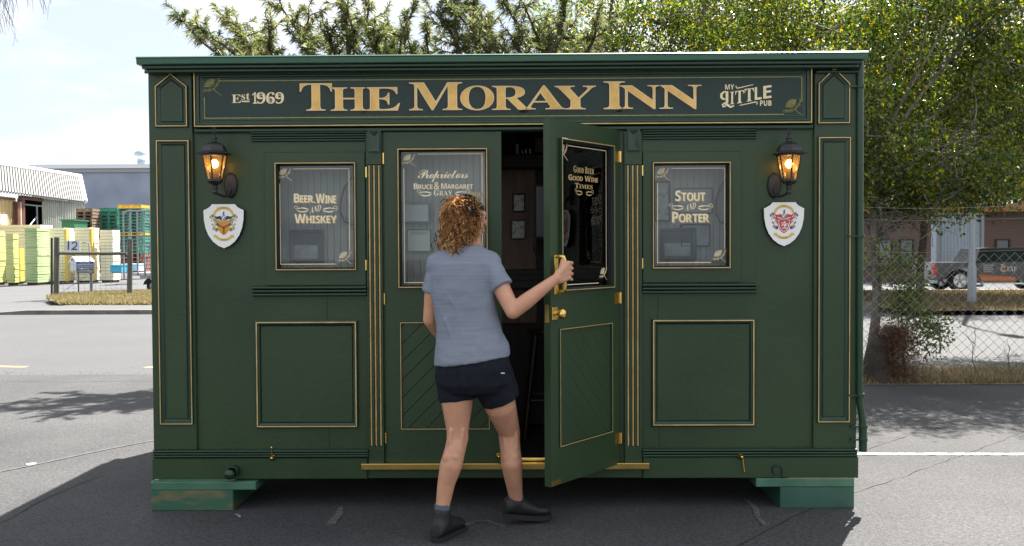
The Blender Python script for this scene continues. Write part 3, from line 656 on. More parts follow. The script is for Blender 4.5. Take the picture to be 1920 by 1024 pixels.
# grey lining seen through the left door glass
lining(738, 262, 938, 560, .24, .042)
picture('framed_print', 'half white print in a pale frame hanging behind the left door glass', 754, 380, 806, 418, .21, BOARDG, PAPERW, .010)
e = picture('framed_notice', 'white notice headed with grey letters behind the left door glass', 764, 430, 808, 472, .21, GREYF, PAPERW, .004)
b = MB(); put_text(b, glyphs(sansb('NORNEY')), -.045, .105, .045, .125, -.0068, 0); b.build('notice_lettering', mat('grey_ink', (.22, .23, .24), .7), e, world=False)
# ---- inside the pub
b = MB(); YI = 1.25
r = PR(943, 316, 1006, 505, YI); b.bbox(r[0] - .35, YI, DZ0 + .75, r[2], YI + .03, r[3] + .02, .006); b.build('inner_partition', BROWNW, pub)
r = PR(935, 505, 1120, 520, YI - .1)
b = MB()
for k in range(3): b.bbox(r[0] - .2, YI - .06 - .03 * k, r[1] - .04 * k, r[2], YI - .002, r[3] - .04 * k, .004)
b.build('dado_rail', DARKW, pub)
b = MB(); r = PR(900, 290, 1120, 316, YI - .1); b.bbox(r[0], YI - .16, r[1], r[2], YI - .001, r[3], .008); b.build('high_shelf', DARKW, pub)
zsh = r[3]
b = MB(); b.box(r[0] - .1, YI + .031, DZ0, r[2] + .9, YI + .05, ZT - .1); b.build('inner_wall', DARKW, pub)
PF = mat('walnut_frame', (.035, .02, .012), .4); GFm = mat('brass_coloured_frame', (.32, .2, .09), .35, metal=.5)
picture('framed_print', 'dark framed print, the upper of two on the brown panel inside the doorway', 961, 363, 985, 398, YI - .002, PF, PAPER, .010)
picture('framed_print', 'gold edged print, the lower of two on the brown panel inside the doorway', 958, 412, 986, 449, YI - .002, GFm, PAPER, .010)
picture('framed_photo', 'amber coloured photo standing on the shelf inside the doorway top', 1003, 259, 1024, 287, YI - .08, mat('amber_frame', (.35, .17, .04), .4), mat('amber_photo', (.30, .12, .03), .4, col2=(.05, .03, .02), nscale=20), .006)  # amber is the base colour of frame and print
BOTM = mat('dark_bottle_glass', (.006, .012, .008), .08, spec=.8)
for i, (px, h_, lab) in enumerate(((980, .26, 'dark squat bottle beside the white card on the doorway shelf'), (986, .30, 'tall dark bottle in the middle of the doorway shelf'), (994, .32, 'tallest dark bottle next to the amber photo on the doorway shelf'))):
    p = U(px, 290, YI - .09); e = empty('bottle', (p.x, YI - .09, zsh), lab, 'bottle', 'bottles on the high shelf inside the door')
    k = h_ / .3; b = MB(); b.lathe([(.034 * k, 0), (.036 * k, .01), (.036 * k, .17 * k), (.014 * k, .215 * k), (.013 * k, .285 * k)], seg=14); b.build('body', BOTM, e, world=False)
    b = MB(); b.lathe([(.015 * k, 0), (.015 * k, .03 * k), (.004, .031 * k)], (0, 0, .283 * k), 10); b.build('cap', DARKW, e, world=False)
p = U(972, 290, YI - .09); b = MB(); b.box(-.018, -.004, 0, .018, .004, .075); b.box(-.012, -.0045, .02, .012, -.0041, .03); o = b.build('card', PAPERW); o.location = (p.x, YI - .1, zsh); tag(o, 'small white upright card on the doorway shelf left of the bottles', 'card')
# television with its cable
e0 = PR(1001, 345, 1110, 448, .95); e = empty('television', ((e0[0] + e0[2]) / 2, .95, e0[1]), 'black framed wall screen inside the doorway behind the open door', 'television')
hw, hh = (e0[2] - e0[0]) / 2, e0[3] - e0[1]
b = MB(); b.sweep(rect(-hw, 0, hw, hh), [(0, .04), (0, 0), (.018, -.004), (.018, .004)]); b.box(-hw, .041, 0, hw, .05, hh); b.build('bezel', BLACKM, e, world=False)
b = MB(); b.box(-hw + .018, .004, .018, hw - .018, .012, hh - .018); b.build('screen', mat('grey_screen', (.05, .052, .056), .25), e, world=False)
b = MB(); b.box(hw * .2, .05, hh * .3, hw * .5, .3, hh * .6); b.build('wall_bracket', BLACKM, e, world=False)
b = MB(); pts = [U(x, y, 1.0) for x, y in ((1000, 455), (1001, 468), (1008, 482), (1018, 490), (1030, 500), (1040, 512))]; b.tube(pts, .006, 6); tag(b.build('television_cable', BLACKM), 'black cable curling down below the wall screen in the doorway', 'cable')
# bar stool
e = empty('bar_stool', (U(1015, 780, .95).x + .06, .95, DZ0 - .012), 'dark wooden bar stool standing inside behind the open door', 'stool')
STW = mat('stool_wood', (.05, .03, .018), .4, col2=(.03, .018, .011), nscale=6)
sh = U(1000, 612, .95).z - DZ0
b = MB(); b.lathe([(.15, 0), (.165, .01), (.165, .03), (.15, .04)], (0, 0, sh - .04), 20); b.build('seat', STW, e, world=False)
for sx, sy in ((-1, -1), (1, -1), (1, 1), (-1, 1)):
    b = MB(); b.tube([(sx * .18, sy * .18, 0), (sx * .10, sy * .10, sh - .04)], [.016, .019], 8); b.build('leg', STW, e, world=False)
b = MB(); h = sh * .35; k = .152
for a_, c_ in (((-k, -k), (k, -k)), ((k, -k), (k, k)), ((k, k), (-k, k)), ((-k, k), (-k, -k))): b.tube([(*a_, h), (*c_, h)], .010, 6)
b.build('foot_rail', STW, e, world=False)
# ---- downpipe on the right corner
PY = -.03
pp = [U(1612, 118, PY), U(1612, 735, PY), U(1614.5, 748, PY), U(1619, 790 - 12, PY), U(1619.5, 800, PY), U(1618, 846, PY)]
pp = [U(1612.5, 116, PY), U(1611.5, 738, PY), U(1612.5, 756, PY), U(1617, 786, PY), U(1618, 800, PY), U(1618, 846, PY)]
b = MB(); b.tube(pp, [.021, .021, .021, .021, .024, .024], 14); dp = b.build('downpipe', GREENB, pub)
for y in (162, 443, 741, 799, 824):
    p = U(1613 if y < 780 else 1618, y, PY); b = MB(); b.lathe([(.026, -.012), (.028, 0), (.026, .012)], (p.x, PY, p.z), 14); b.box(p.x - .075, PY - .012, p.z - .006, p.x - .02, PY + .006, p.z + .006); b.build('pipe_bracket', GREENB, dp)
# ---- small fittings on the base board
def fitting(px, py, kind):
    p = U(px, py, -.05); b = MB()
    b.lathe([(.020, .016), (.022, .006), (.014, .0), (.008, -.012), (.012, -.020), (.006, -.028), (.001, -.03)], (p.x, -.048, p.z), 12, axis='y')
    if kind == 'up': b.tube([(p.x, -.058, p.z + .01), (p.x - .002, -.060, p.z + .062)], .0035, 6); b.lathe([(.005, 0), (.006, .004), (.001, .01)], (p.x - .002, -.060, p.z + .06), 8)
    if kind == 'down': b.tube([(p.x + .008, -.060, p.z - .012), (p.x + .016, -.062, p.z - .085)], .004, 6); b.lathe([(.006, 0), (.007, -.006), (.001, -.014)], (p.x + .016, -.062, p.z - .083), 8)
    b.build('brass_fitting', BRASS, pub)
fitting(511, 858, 'up'); fitting(1389.5, 856, 'down'); fitting(936, 855, 'ring')
p = U(436, 885, -.06); b = MB(); b.lathe([(.034, .0), (.034, -.06), (.030, -.062), (.03, -.01), (.001, -.008)], (p.x + .006, -.0345, p.z + .005), 18, axis='y')
b.lathe([(.026, 0), (.030, -.004), (.030, -.012), (.001, -.016)], (p.x - .006, -.098, p.z - .006), 18, axis='y'); b.build('vent_cowl', GREENB, pub)
p = U(1457, 881, -.04); b = MB(); R_ = .030
b.tube([(p.x + R_, -.042, p.z - .045)] + [(p.x + R_ * math.cos(rad(a)), -.042, p.z + R_ * math.sin(rad(a))) for a in range(0, 271, 30)], .004, 6); b.build('drain_hose', BLACKM, pub)
# ---- steel supports under the corners
STEEL = mat('green_painted_steel', (.036, .11, .066), .34, col2=(.17, .13, .065), nscale=7.5, contrast=(.46, .72), bump=.15, bscale=30, stretch=(1, 1, 2.6), coat=.2)
STEELT = mat('green_steel_flange', (.042, .125, .078), .28, col2=(.075, .18, .12), nscale=6, coat=.2)
def support(x0, x1, xp0, xp1, yt, ym, yb, Y, label, mt):
    a, c = U(x0, yb, Y).x, U(x1, yb, Y).x; zt, zm = U(x0, yt, Y).z, U(x0, ym, Y).z
    e = empty('steel_support', ((a + c) / 2, Y + .25, 0), label, 'steel support', 'green steel supports under the cabin corners')
    b = MB(); b.bbox(a, Y + .003, 0.0, c, Y + .5, zm - .0005, .004); b.build('web_box', mt, e)
    b = MB(); b.bbox(U(xp0, ym, Y).x, Y, zm, U(xp1, ym, Y).x, Y + .53, zt, .003); b.build('top_flange', STEELT, e)
    return a, c, zt
a, c, zt = support(283, 437, 283, 480, 904, 919, 954, -.075, 'rusty green steel support under the left corner of the cabin', STEEL)
b = MB(); b.box(a + .05, -.03, zt, c, .4, ZB - .0005); b.build('packing_plate', STEELT, pub)
a, c, zt = support(1463, 1602, 1418, 1602, 897.5, 913, 948, -.045, 'clean green steel support under the right corner of the cabin', mat('green_block_paint', (.028, .085, .060), .34, col2=(.042, .11, .08), nscale=5, coat=.1))
b = MB(); b.bbox(U(1477, 894, -.03).x, -.034, zt + .001, c - .001, .3, ZB - .001, .001); b.build('timber_packer', mat('pale_timber', (.55, .42, .25), .6), pub)
for X in (XL + .25, XR - .25):
    b = MB(); b.box(X - .15, DEPTH - .55, 0, X + .15, DEPTH - .05, ZB); tag(b.build('steel_support', STEELT), 'green steel block under the ' + ('left' if X < 0 else 'right') + ' rear corner of the cabin', 'steel support')

# ---- wall lanterns
AMBER = frosted('lantern_glass', (.86, .60, .30), (.55, .32, .11), .30)
BULB = emis('lit_bulb', (1.0, .66, .26), 5.0)
def lantern(px, dx, label):
    LD = -.15
    P0 = U(px, 306, LD); cx, cy = P0.x, LD; zr = U(px, 290, LD).z; zb = U(px, 339, LD).z
    e = empty('wall_lantern', (cx, cy, zb), label, 'lantern', 'lit carriage lanterns on the front wall')
    o = lambda z: z - zb
    hr = o(zr)
    seg = 6; rot = rad(30)
    def hexr(r, z): return [(r * math.cos(rot + k * math.pi / 3), r * math.sin(rot + k * math.pi / 3), z) for k in range(6)]
    b = MB(); b.loft([hexr(.090, hr), hexr(.094, hr + .005), hexr(.080, hr + .016), hexr(.074, hr + .020)], smooth=False)
    b.loft([hexr(.074, hr + .02), hexr(.070, hr + .038), hexr(.058, hr + .055), hexr(.036, hr + .068), hexr(.014, hr + .074)], smooth=False)
    for k in range(6):
        q = hexr(.092, hr + .004)[k]; q2 = hexr(.113, hr + .008)[k]; b.tube([q, q2], [.006, .001], 5)
    b.build('roof', BLACKM, e, world=False)
    b = MB(); b.lathe([(.014, 0), (.020, .006), (.010, .012), (.016, .020), (.018, .026), (.008, .032), (.006, .048), (.010, .050), (.005, .054)], (0, 0, hr + .072), 12)
    ring = [(.009 * math.cos(rad(a_)), 0, hr + .138 + .022 * math.sin(rad(a_))) for a_ in range(-80, 261, 20)]; b.tube(ring, .0032, 6); b.build('finial', BLACKM, e, world=False)
    b = MB(); R1, R0 = .072, .042
    for k in range(6):
        b.tube([hexr(R0, .0)[k], hexr(R1, hr)[k]], .0045, 6)
    b.loft([hexr(R0 + .006, -.004), hexr(R0 + .006, .008)], smooth=False); b.loft([hexr(R1 + .004, hr - .008), hexr(R1 + .004, hr)], smooth=False)
    b.build('frame', BLACKM, e, world=False)
    t_ = hexr(R1 - .003, hr - .004); l_ = hexr(R0 - .003, .006)
    for k in range(6):
        b = MB(); j = (k + 1) % 6; b.add([l_[k], l_[j], t_[j], t_[k]], [(0, 1, 2, 3)]); b.build('glass_pane', AMBER, e, world=False)
    b = MB(); zc = hr - .055; b.lathe([(.002, -.024), (.014, -.020), (.022, -.006), (.023, .006), (.016, .020), (.008, .026), (.001, .027)], (0, 0, zc), 14); b.build('bulb', BULB, e, world=False)
    b = MB(); b.lathe([(.014, 0.008), (.015, zc - .03)], (0, 0, 0), 12); b.build('candle_sleeve', mat('ivory_sleeve', (.6, .5, .35), .5), e, world=False)
    b = MB(); b.lathe([(.046, -.004), (.034, -.016), (.018, -.024), (.014, -.036), (.018, -.044), (.012, -.052), (.014, -.062), (.018, -.068), (.008, -.078), (.001, -.082)], seg=12); b.build('base', BLACKM, e, world=False)
    b = MB(); wy = -cy - .010
    b.tube([(0, 0, -.060), (dx * .01, .02, -.078), (dx * .03, .06, -.090), (dx * .045, .09, -.085), (dx * .05, .115, -.055), (dx * .05, wy, -.02)], [.007, .008, .009, .009, .010, .012], 8)
    b.build('arm', BLACKM, e, world=False)
    b = MB(); rr = [[(dx * .05 + a_ * math.cos(rad(t)), wy + yy, -.018 + a_ * 1.9 * math.sin(rad(t)) * (1.0 if math.sin(rad(t)) < 0 else 1)) for t in range(0, 360, 20)] for a_, yy in ((.040, .009), (.040, 0), (.034, -.008), (.020, -.014), (.002, -.016))]
    b.loft(rr, True, True); b.build('wall_plate', BLACKM, e, world=False)
    return e
lantern(402.5, 1, 'lit black lantern on the front wall above the white shield with orange arms')
lantern(1479.5, -1, 'lit black lantern on the front wall above the white shield with red arms')

# ---- heraldic shield plaques
WHITE = mat('white_enamel', (.80, .80, .78), .3, col2=(.76, .76, .74), nscale=8, coat=.3)
YEL = mat('yellow_ink', (.62, .44, .08), .5); BLK = mat('dark_ink', (.03, .035, .03), .6); ORG = mat('orange_ink', (.62, .25, .015), .4); RED = mat('red_ink', (.50, .045, .04), .4); PINK = mat('pink_ink', (.62, .30, .27), .5); GRYI = mat('grey_ink_print', (.25, .26, .28), .5)
def plaque(px0, py0, px1, py1, kind, label):
    r = PR(px0, py0, px1, py1, -.03); w_, h_ = r[2] - r[0], r[3] - r[1]; cx = (r[0] + r[2]) / 2
    e = empty('shield_plaque', (cx, -.03, r[1]), label, 'plaque', 'white heraldic shields under the lanterns')
    half = [(0, 0), (.14, .055), (.27, .15), (.38, .29), (.45, .45), (.49, .64), (.5, .86), (.42, .895), (.34, .94), (.285, 1.0)]
    out = [(x * w_, z * h_) for x, z in half] + [(-x * w_, z * h_) for x, z in half[:0:-1]]
    b = MB(); b.poly(out, -.003, .008, 0, 1); b.poly([(x * 1.02, z * 1.01 - .002) for x, z in out], .0081, .028, 1); b.build('shield', [WHITE, BLACKM], e, world=False)
    y = -.0035; b = MB(); X = lambda u, v: (u * w_, v * h_)
    inner = [(0, .29), (.07, .335), (.125, .40), (.155, .50), (.165, .62), (-.165, .62), (-.155, .50), (-.125, .40), (-.07, .335)]
    # mats: 0 main,1 dark,2 yellow,3 accent,4 grey,5 white
    main, acc = (ORG, YEL) if kind == 'o' else (RED, RED)
    def flat(pts, mi, yy): b.add([(p[0], yy, p[1]) for p in pts], [tuple(range(len(pts)))], mi)
    if kind == 'r': flat([X(u * 1.0, v * 1.0) for u, v in inner], 3, y); flat([X(u * .86, (v - .46) * .86 + .465) for u, v in inner], 5, y - .0004); flat([X(u * .76, (v - .46) * .80 + .47) for u, v in inner], 0, y - .0008)
    else: flat([X(*p) for p in inner], 0, y)
    if kind == 'o':
        for a in (150, 30, 270):
            for k in range(3): strip(b, ell(X(0, .465)[0] + w_ * .05 * (k + .4) * math.cos(rad(a)), X(0, .465)[1] + w_ * .05 * (k + .4) * math.sin(rad(a)), w_ * .026, w_ * .016, n=7, rot=rad(a)), w_ * .012, y - .001, 1)
    else:
        lion = [(-.02, .40), (.0, .43), (.03, .46), (.03, .50), (.0, .53), (.03, .55)]
        strip(b, [X(*p) for p in lion], [w_ * .03, w_ * .05, w_ * .06, w_ * .055, w_ * .05, w_ * .06], y - .0012, 5)
        for p0, p1 in (((.02, .51), (-.06, .53)), ((.0, .50), (-.07, .47)), ((.03, .46), (.05, .39)), ((0, .44), (-.05, .40))): strip(b, [X(*p0), X(*p1)], [w_ * .025, w_ * .02], y - .0012, 5)
        strip(b, ell(*X(.075, .46), w_ * .03, w_ * .06, -90, 120, 7), w_ * .014, y - .0012, 5)
    rr = random.Random(11 if kind == 'o' else 5)
    for sg in (-1, 1):                                     # mantling: symmetric curls each side
        rr.seed(4)
        for k in range(26):
            u = .17 + .14 * rr.random() + .02 * math.sin(k); v = .40 + .36 * rr.random(); v = min(v, .76); a0 = rr.uniform(0, 360); rw = w_ * rr.uniform(.018, .042)
            mi = (2, 1, 2, 4, 2)[k % 5] if kind == 'o' else (4, 3, 6, 1, 5)[k % 5]
            pts = ell(0, 0, rw, rw * rr.uniform(.7, 1.3), a0, a0 + 230, 7); strip(b, [(sg * (p[0] + u * w_), p[1] + v * h_) for p in pts], [w_ * .006, w_ * .02, w_ * .028, w_ * .03, w_ * .026, w_ * .02, w_ * .012, w_ * .004], y - .0002 * (k % 3), mi)
        strip(b, [X(sg * .03, .64), X(sg * .10, .70), X(sg * .17, .69), X(sg * .24, .73)], [w_ * .05, w_ * .09, w_ * .06, w_ * .01], y - .0008, 1 if kind == 'o' else 3)
        strip(b, [X(sg * .10, .62), X(sg * .18, .62), X(sg * .24, .66)], [w_ * .03, w_ * .07, w_ * .02], y - .0008, 4 if kind == 'o' else 3)
    strip(b, [X(0, .63), X(0, .70), X(.005, .75), X(-.005, .80)], [w_ * .12, w_ * .10, w_ * .055, w_ * .03], y - .001, 4); strip(b, [X(-.03, .66), X(.02, .73)], w_ * .025, y - .0012, 5); strip(b, [X(.0, .77), X(.01, .83)], w_ * .03, y - .0012, 1)
    for zc, rx, rz, a0, a1 in ((.68, .26, .235, 35, 145), (.44, .27, .25, 215, 325)):    # two scrolls
        pts = ell(0, zc * h_, rx * w_, rz * h_, a0, a1, 14); strip(b, pts, w_ * .062, y - .0006, 2)
        for q in (pts[0], pts[-1]): s_ = 1 if q[0] > 0 else -1; strip(b, [q, (q[0] + s_ * w_ * .02, q[1] - w_ * .05), (q[0] - s_ * w_ * .03, q[1] - w_ * .03)], [w_ * .06, w_ * .05, w_ * .01], y - .0004, 2)
    top, bot = ('Cavendish', 'Scotland') if kind == 'o' else ('Gray', 'Scotland')
    tw = .15 if kind == 'o' else .07
    put_text(b, glyphs(bold(top)), -tw * w_, .905 * h_, tw * w_, .930 * h_, y - .0012, 1); put_text(b, glyphs(bold(bot)), -.09 * w_, .182 * h_, .09 * w_, .203 * h_, y - .0012, 1)
    b.build('coat_of_arms', [main, BLK, YEL, acc, GRYI, WHITE, PINK], e, world=False)
plaque(382, 383, 457.5, 465.5, 'o', 'white shield plaque with an orange coat of arms left of the left window')
plaque(1432, 379.5, 1507.5, 461.5, 'r', 'white shield plaque with a red lion coat of arms right of the right window')
# ================================================================ ground
def asphalt(name, c1, c2, speck=.5, scale=220):
    m = bpy.data.materials.new(name); m.use_nodes = True; t = m.node_tree; b = t.nodes['Principled BSDF']; L = t.links
    tcn = N('ShaderNodeTexCoord', t); b.inputs['Roughness'].default_value = .88; b.inputs['Specular IOR Level'].default_value = .3
    big = N('ShaderNodeTexNoise', t); big.inputs['Scale'].default_value = .55; big.inputs['Detail'].default_value = 8; big.inputs['Roughness'].default_value = .6; L.new(tcn.outputs['Object'], big.inputs['Vector'])
    fine = N('ShaderNodeTexVoronoi', t); fine.inputs['Scale'].default_value = scale; L.new(tcn.outputs['Object'], fine.inputs['Vector'])
    f2 = N('ShaderNodeTexNoise', t); f2.inputs['Scale'].default_value = scale * .4; f2.inputs['Detail'].default_value = 3; L.new(tcn.outputs['Object'], f2.inputs['Vector'])
    r = N('ShaderNodeValToRGB', t); r.color_ramp.elements[0].position = .33; r.color_ramp.elements[1].position = .67; r.color_ramp.elements[0].color = (*c1, 1); r.color_ramp.elements[1].color = (*c2, 1)
    L.new(big.outputs['Fac'], r.inputs[0])
    mr = N('ShaderNodeMapRange', t); mr.inputs[1].default_value = 0; mr.inputs[2].default_value = 1; mr.inputs[3].default_value = 1 - speck; mr.inputs[4].default_value = 1 + speck
    L.new(fine.outputs['Color'], mr.inputs[0]) ; mr2 = N('ShaderNodeMapRange', t); mr2.inputs[1].default_value = .3; mr2.inputs[2].default_value = .7; mr2.inputs[3].default_value = 1 - speck * .5; mr2.inputs[4].default_value = 1 + speck * .5; L.new(f2.outputs['Fac'], mr2.inputs[0])
    mu = N('ShaderNodeMath', t, operation='MULTIPLY'); L.new(mr.outputs[0], mu.inputs[0]); L.new(mr2.outputs[0], mu.inputs[1])
    vm = N('ShaderNodeVectorMath', t, operation='SCALE'); L.new(r.outputs[0], vm.inputs[0]); L.new(mu.outputs[0], vm.inputs['Scale']); L.new(vm.outputs[0], b.inputs['Base Color'])
    bp = N('ShaderNodeBump', t); bp.inputs['Strength'].default_value = .5; bp.inputs['Distance'].default_value = .004; L.new(fine.outputs['Distance'], bp.inputs['Height']); L.new(bp.outputs[0], b.inputs['Normal'])
    MATS[name] = m; return m
ASPH = asphalt('lot_asphalt', (.040, .040, .042), (.064, .0635, .064), .46, 110); ROADM = asphalt('road_asphalt', (.066, .067, .069), (.076, .076, .077), .18, 90); PATHM = asphalt('footpath_concrete', (.085, .085, .084), (.095, .094, .092), .12, 60)
def sheet(name, pts, z, m, label=None, cat=None, kind='structure', **k):
    b = MB(); b.add([(p[0], p[1], z) for p in pts], [tuple(range(len(pts)))]); o = b.build(name, m); tag(o, label, cat, kind=kind); return o
sheet('ground', [(-400, -120), (400, -120), (400, 600), (-400, 600)], -.012, mat('far_ground', (.085, .083, .078), .9, col2=(.07, .07, .066), nscale=.05))
YR0, YR1 = G(960, 700).y, G(960, 586).y       # near and far edge of the road
sheet('car_park', [(-60, -60), (60, -60), (60, YR0), (-60, YR0)], 0.0, ASPH)
sheet('road', [(-120, YR0 + .001), (120, YR0 + .001), (120, YR1 + .1), (-120, YR1 + .1)], -.004, ROADM)
# footpath, driveway and kerb beyond the road
KX = G(88, 585).x; YP = YR1 + .1
KERB = mat('kerb_concrete', (.17, .16, .145), .8, col2=(.10, .095, .09), nscale=3)
b = MB(); n = 0
pts = [(KX - 1.5, 0.004), (KX, .10), (60, .10)]
for i in range(2):
    (xa, za), (xb, zb_) = pts[i], pts[i + 1]
    b.add([(xa, YP - .1, -.004), (xb, YP - .1, -.004), (xb, YP - .09, zb_), (xa, YP - .09, za), (xa, YP + .06, za + .001), (xb, YP + .06, zb_ + .001)], [(0, 1, 2, 3), (3, 2, 5, 4)])
tag(b.build('kerb', KERB), kind='structure')
YG0 = G(200, 571, .1).y; YG1 = G(200, 546, .1).y
gp = lambda px, py: tuple(G(px, py, .1)[:2])
sheet('footpath', [(KX, YP + .055), (60, YP + .055), (60, YG0 + .4), (KX, YG0 + .4)], .100, PATHM)
b = MB(); b.add([(KX - 1.5, YP + .055, .004), (KX, YP + .055, .1), (KX, YG0 + .4, .1), (KX - 1.5, YG0 + .4, .004)], [(0, 1, 2, 3)]); tag(b.build('footpath', PATHM), kind='structure')
sheet('yard', [(-120, YP + .05), (KX - 1.5, YP + .05), (KX - 1.5, YG0 + .4), (KX - .0, YG0 + .4), (14, YG0 + .4), (14, 130), (-120, 130)], -.002, asphalt('yard_concrete', (.078, .079, .082), (.092, .092, .094), .12, 40))
# grass verges
def blades(name, poly, z, n, h, cols, seed, label=None, w=.02):
    r = np.random.RandomState(seed); P = np.array(poly); lo, hi = P.min(0), P.max(0); q = lo + r.rand(int(n * 2.2), 2) * (hi - lo)
    ins = np.zeros(len(q), bool); j = len(P) - 1
    for i in range(len(P)):
        c = ((P[i, 1] > q[:, 1]) != (P[j, 1] > q[:, 1])) & (q[:, 0] < (P[j, 0] - P[i, 0]) * (q[:, 1] - P[i, 1]) / (P[j, 1] - P[i, 1] + 1e-12) + P[i, 0]); ins ^= c; j = i
    q = q[ins][:n]; m = len(q); a = r.rand(m) * 6.28; hh = h * (.4 + r.rand(m)); lean = r.randn(m, 2) * hh[:, None] * .45
    b0 = np.c_[q, np.full(m, z)]; d = np.c_[np.cos(a), np.sin(a), np.zeros(m)] * (w * (.5 + r.rand(m)))[:, None]
    V = np.stack([b0 - d, b0 + d, b0 + np.c_[lean, hh]], 1).reshape(-1, 3)
    o = npmesh(name, V, np.arange(3 * m).reshape(-1, 3), leafmat(name + '_blades_%d' % seed, cols, .3, .7), k=3); tag(o, label or 'short dry grass', 'grass', kind='stuff'); return o
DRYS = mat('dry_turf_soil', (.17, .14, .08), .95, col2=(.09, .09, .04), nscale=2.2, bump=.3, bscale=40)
GP = [gp(*q_) for q_ in ((88, 561), (112, 572), (360, 572), (360, 546), (180, 550), (104, 555))]
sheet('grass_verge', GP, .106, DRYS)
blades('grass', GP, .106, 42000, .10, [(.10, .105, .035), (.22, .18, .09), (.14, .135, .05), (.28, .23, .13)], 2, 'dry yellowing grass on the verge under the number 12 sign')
YV0, YV1 = G(1750, 583, .1).y, G(1750, 547, .1).y
RV = [(8.5, YV0), (60, YV0), (60, YV1), (8.5, YV1)]
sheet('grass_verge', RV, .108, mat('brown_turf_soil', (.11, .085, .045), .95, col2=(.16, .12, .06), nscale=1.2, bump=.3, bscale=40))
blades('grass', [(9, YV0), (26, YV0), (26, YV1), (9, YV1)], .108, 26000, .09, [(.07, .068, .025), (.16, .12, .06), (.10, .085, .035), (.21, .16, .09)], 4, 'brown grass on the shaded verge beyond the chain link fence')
YK = G(1750, 541, .1).y
b = MB(); b.box(9, YV1, -.002, 60, YV1 + .18, .16); tag(b.build('kerb', mat('pale_kerb', (.5, .49, .46), .8, col2=(.4, .4, .38), nscale=3)), kind='structure')
sheet('parking_area', [(14.002, YV1 + .18), (80, YV1 + .18), (80, 130), (14.002, 130)], .02, asphalt('parking_asphalt', (.06, .062, .068), (.075, .076, .08), .2, 60))
YF = G(1760, 716).y                                          # chain link fence line
FS = [(3.2, YF - .25), (30, YF - .25), (30, YR0 + .25), (3.2, YR0 + .25)]
sheet('grass_strip', FS, .006, mat('straw_soil', (.23, .185, .115), .95, col2=(.15, .12, .07), nscale=3, bump=.3, bscale=60))
blades('grass', [(3.2, YF - .2), (10, YF - .2), (10, YR0 + .1), (3.2, YR0 + .1)], .006, 16000, .07, [(.11, .10, .04), (.24, .19, .11), (.19, .15, .08), (.29, .24, .15)], 5, 'straw dry grass strip along the foot of the chain link fence', .012)
# painted lines, cracks and marks
WL_ = mat('worn_white_line', (.42, .42, .40), .8, col2=(.10, .10, .10), nscale=16, contrast=(.52, .60), vec='Object')
YL_ = mat('worn_yellow_line', (.60, .42, .13), .8, col2=(.25, .2, .1), nscale=12, contrast=(.55, .66))
def line(name, pts, w, m, z=.004, label=None, cat=None, jitter=0.0):
    r = random.Random(len(name) + int(pts[0][0])); P = [G(*p) for p in pts]; Q = []
    for a, b_ in zip(P[:-1], P[1:]):
        k = max(1, int((b_ - a).length / .12)) if jitter else 1
        for i in range(k): Q.append(a.lerp(b_, i / k) + Vector((r.gauss(0, jitter), r.gauss(0, jitter), 0)))
    Q.append(P[-1]); b = MB(); V = []
    for i, p in enumerate(Q):
        t = (Q[min(i + 1, len(Q) - 1)] - Q[max(0, i - 1)]).normalized(); nn = Vector((-t.y, t.x, 0)) * w / 2 * (r.uniform(.5, 1.4) if jitter else 1); V += [(p + nn)[:2] + (z,), (p - nn)[:2] + (z,)]
    b.add(V, [(2 * i, 2 * i + 1, 2 * i + 3, 2 * i + 2) for i in range(len(Q) - 1)]); o = b.build(name, m); tag(o, kind='structure'); return o
line('white_line', [(1560, 852), (1985, 852.5)], .075, WL_)
line('white_line', [(-60, 897), (60, 873), (200, 843), (300, 824)], .03, mat('faint_white_line', (.085, .085, .084), .85, col2=(.058, .058, .058), nscale=9, contrast=(.40, .6)))
line('white_line', [(50, 872), (68, 869.5)], .06, mat('white_line_patch', (.5, .5, .48), .8))
line('yellow_line', [(-60, 686.5), (50, 688)], .10, YL_, .001); line('yellow_line', [(272, 689), (420, 690)], .10, YL_, .001)
CRK = mat('tar_crack', (.018, .018, .018), .8)
line('asphalt_crack', [(-20, 992), (20, 972), (40, 962), (60, 947), (90, 932), (130, 916), (190, 893)], .008, CRK, jitter=.006)
line('asphalt_crack', [(1370, 1030), (1450, 990), (1530, 950), (1620, 918), (1700, 892), (1930, 806)], .006, CRK, jitter=.008)
line('asphalt_crack', [(1608, 848), (1640, 838), (1715, 812)], .007, CRK, jitter=.006)
line('asphalt_joint', [(-100, 714), (120, 716), (330, 714)], .02, mat('joint_grit', (.06, .058, .055), .9), .002, jitter=.01)
CH = mat('chalk_dust', (.13, .13, .135), .9, col2=(.058, .058, .06), nscale=60, contrast=(.38, .55))
line('chalk_mark', [(1397, 938), (1415, 955), (1434, 985)], .045, CH, jitter=.012)
line('chalk_mark', [(640, 953), (628, 975), (620, 985)], .04, CH, jitter=.012)
line('chalk_mark', [(866, 990), (890, 979), (915, 978), (945, 988)], .03, CH, jitter=.010)
line('chalk_mark', [(442, 965), (449, 968), (449, 971)], .014, mat('chalk_nick', (.3, .3, .3), .9))
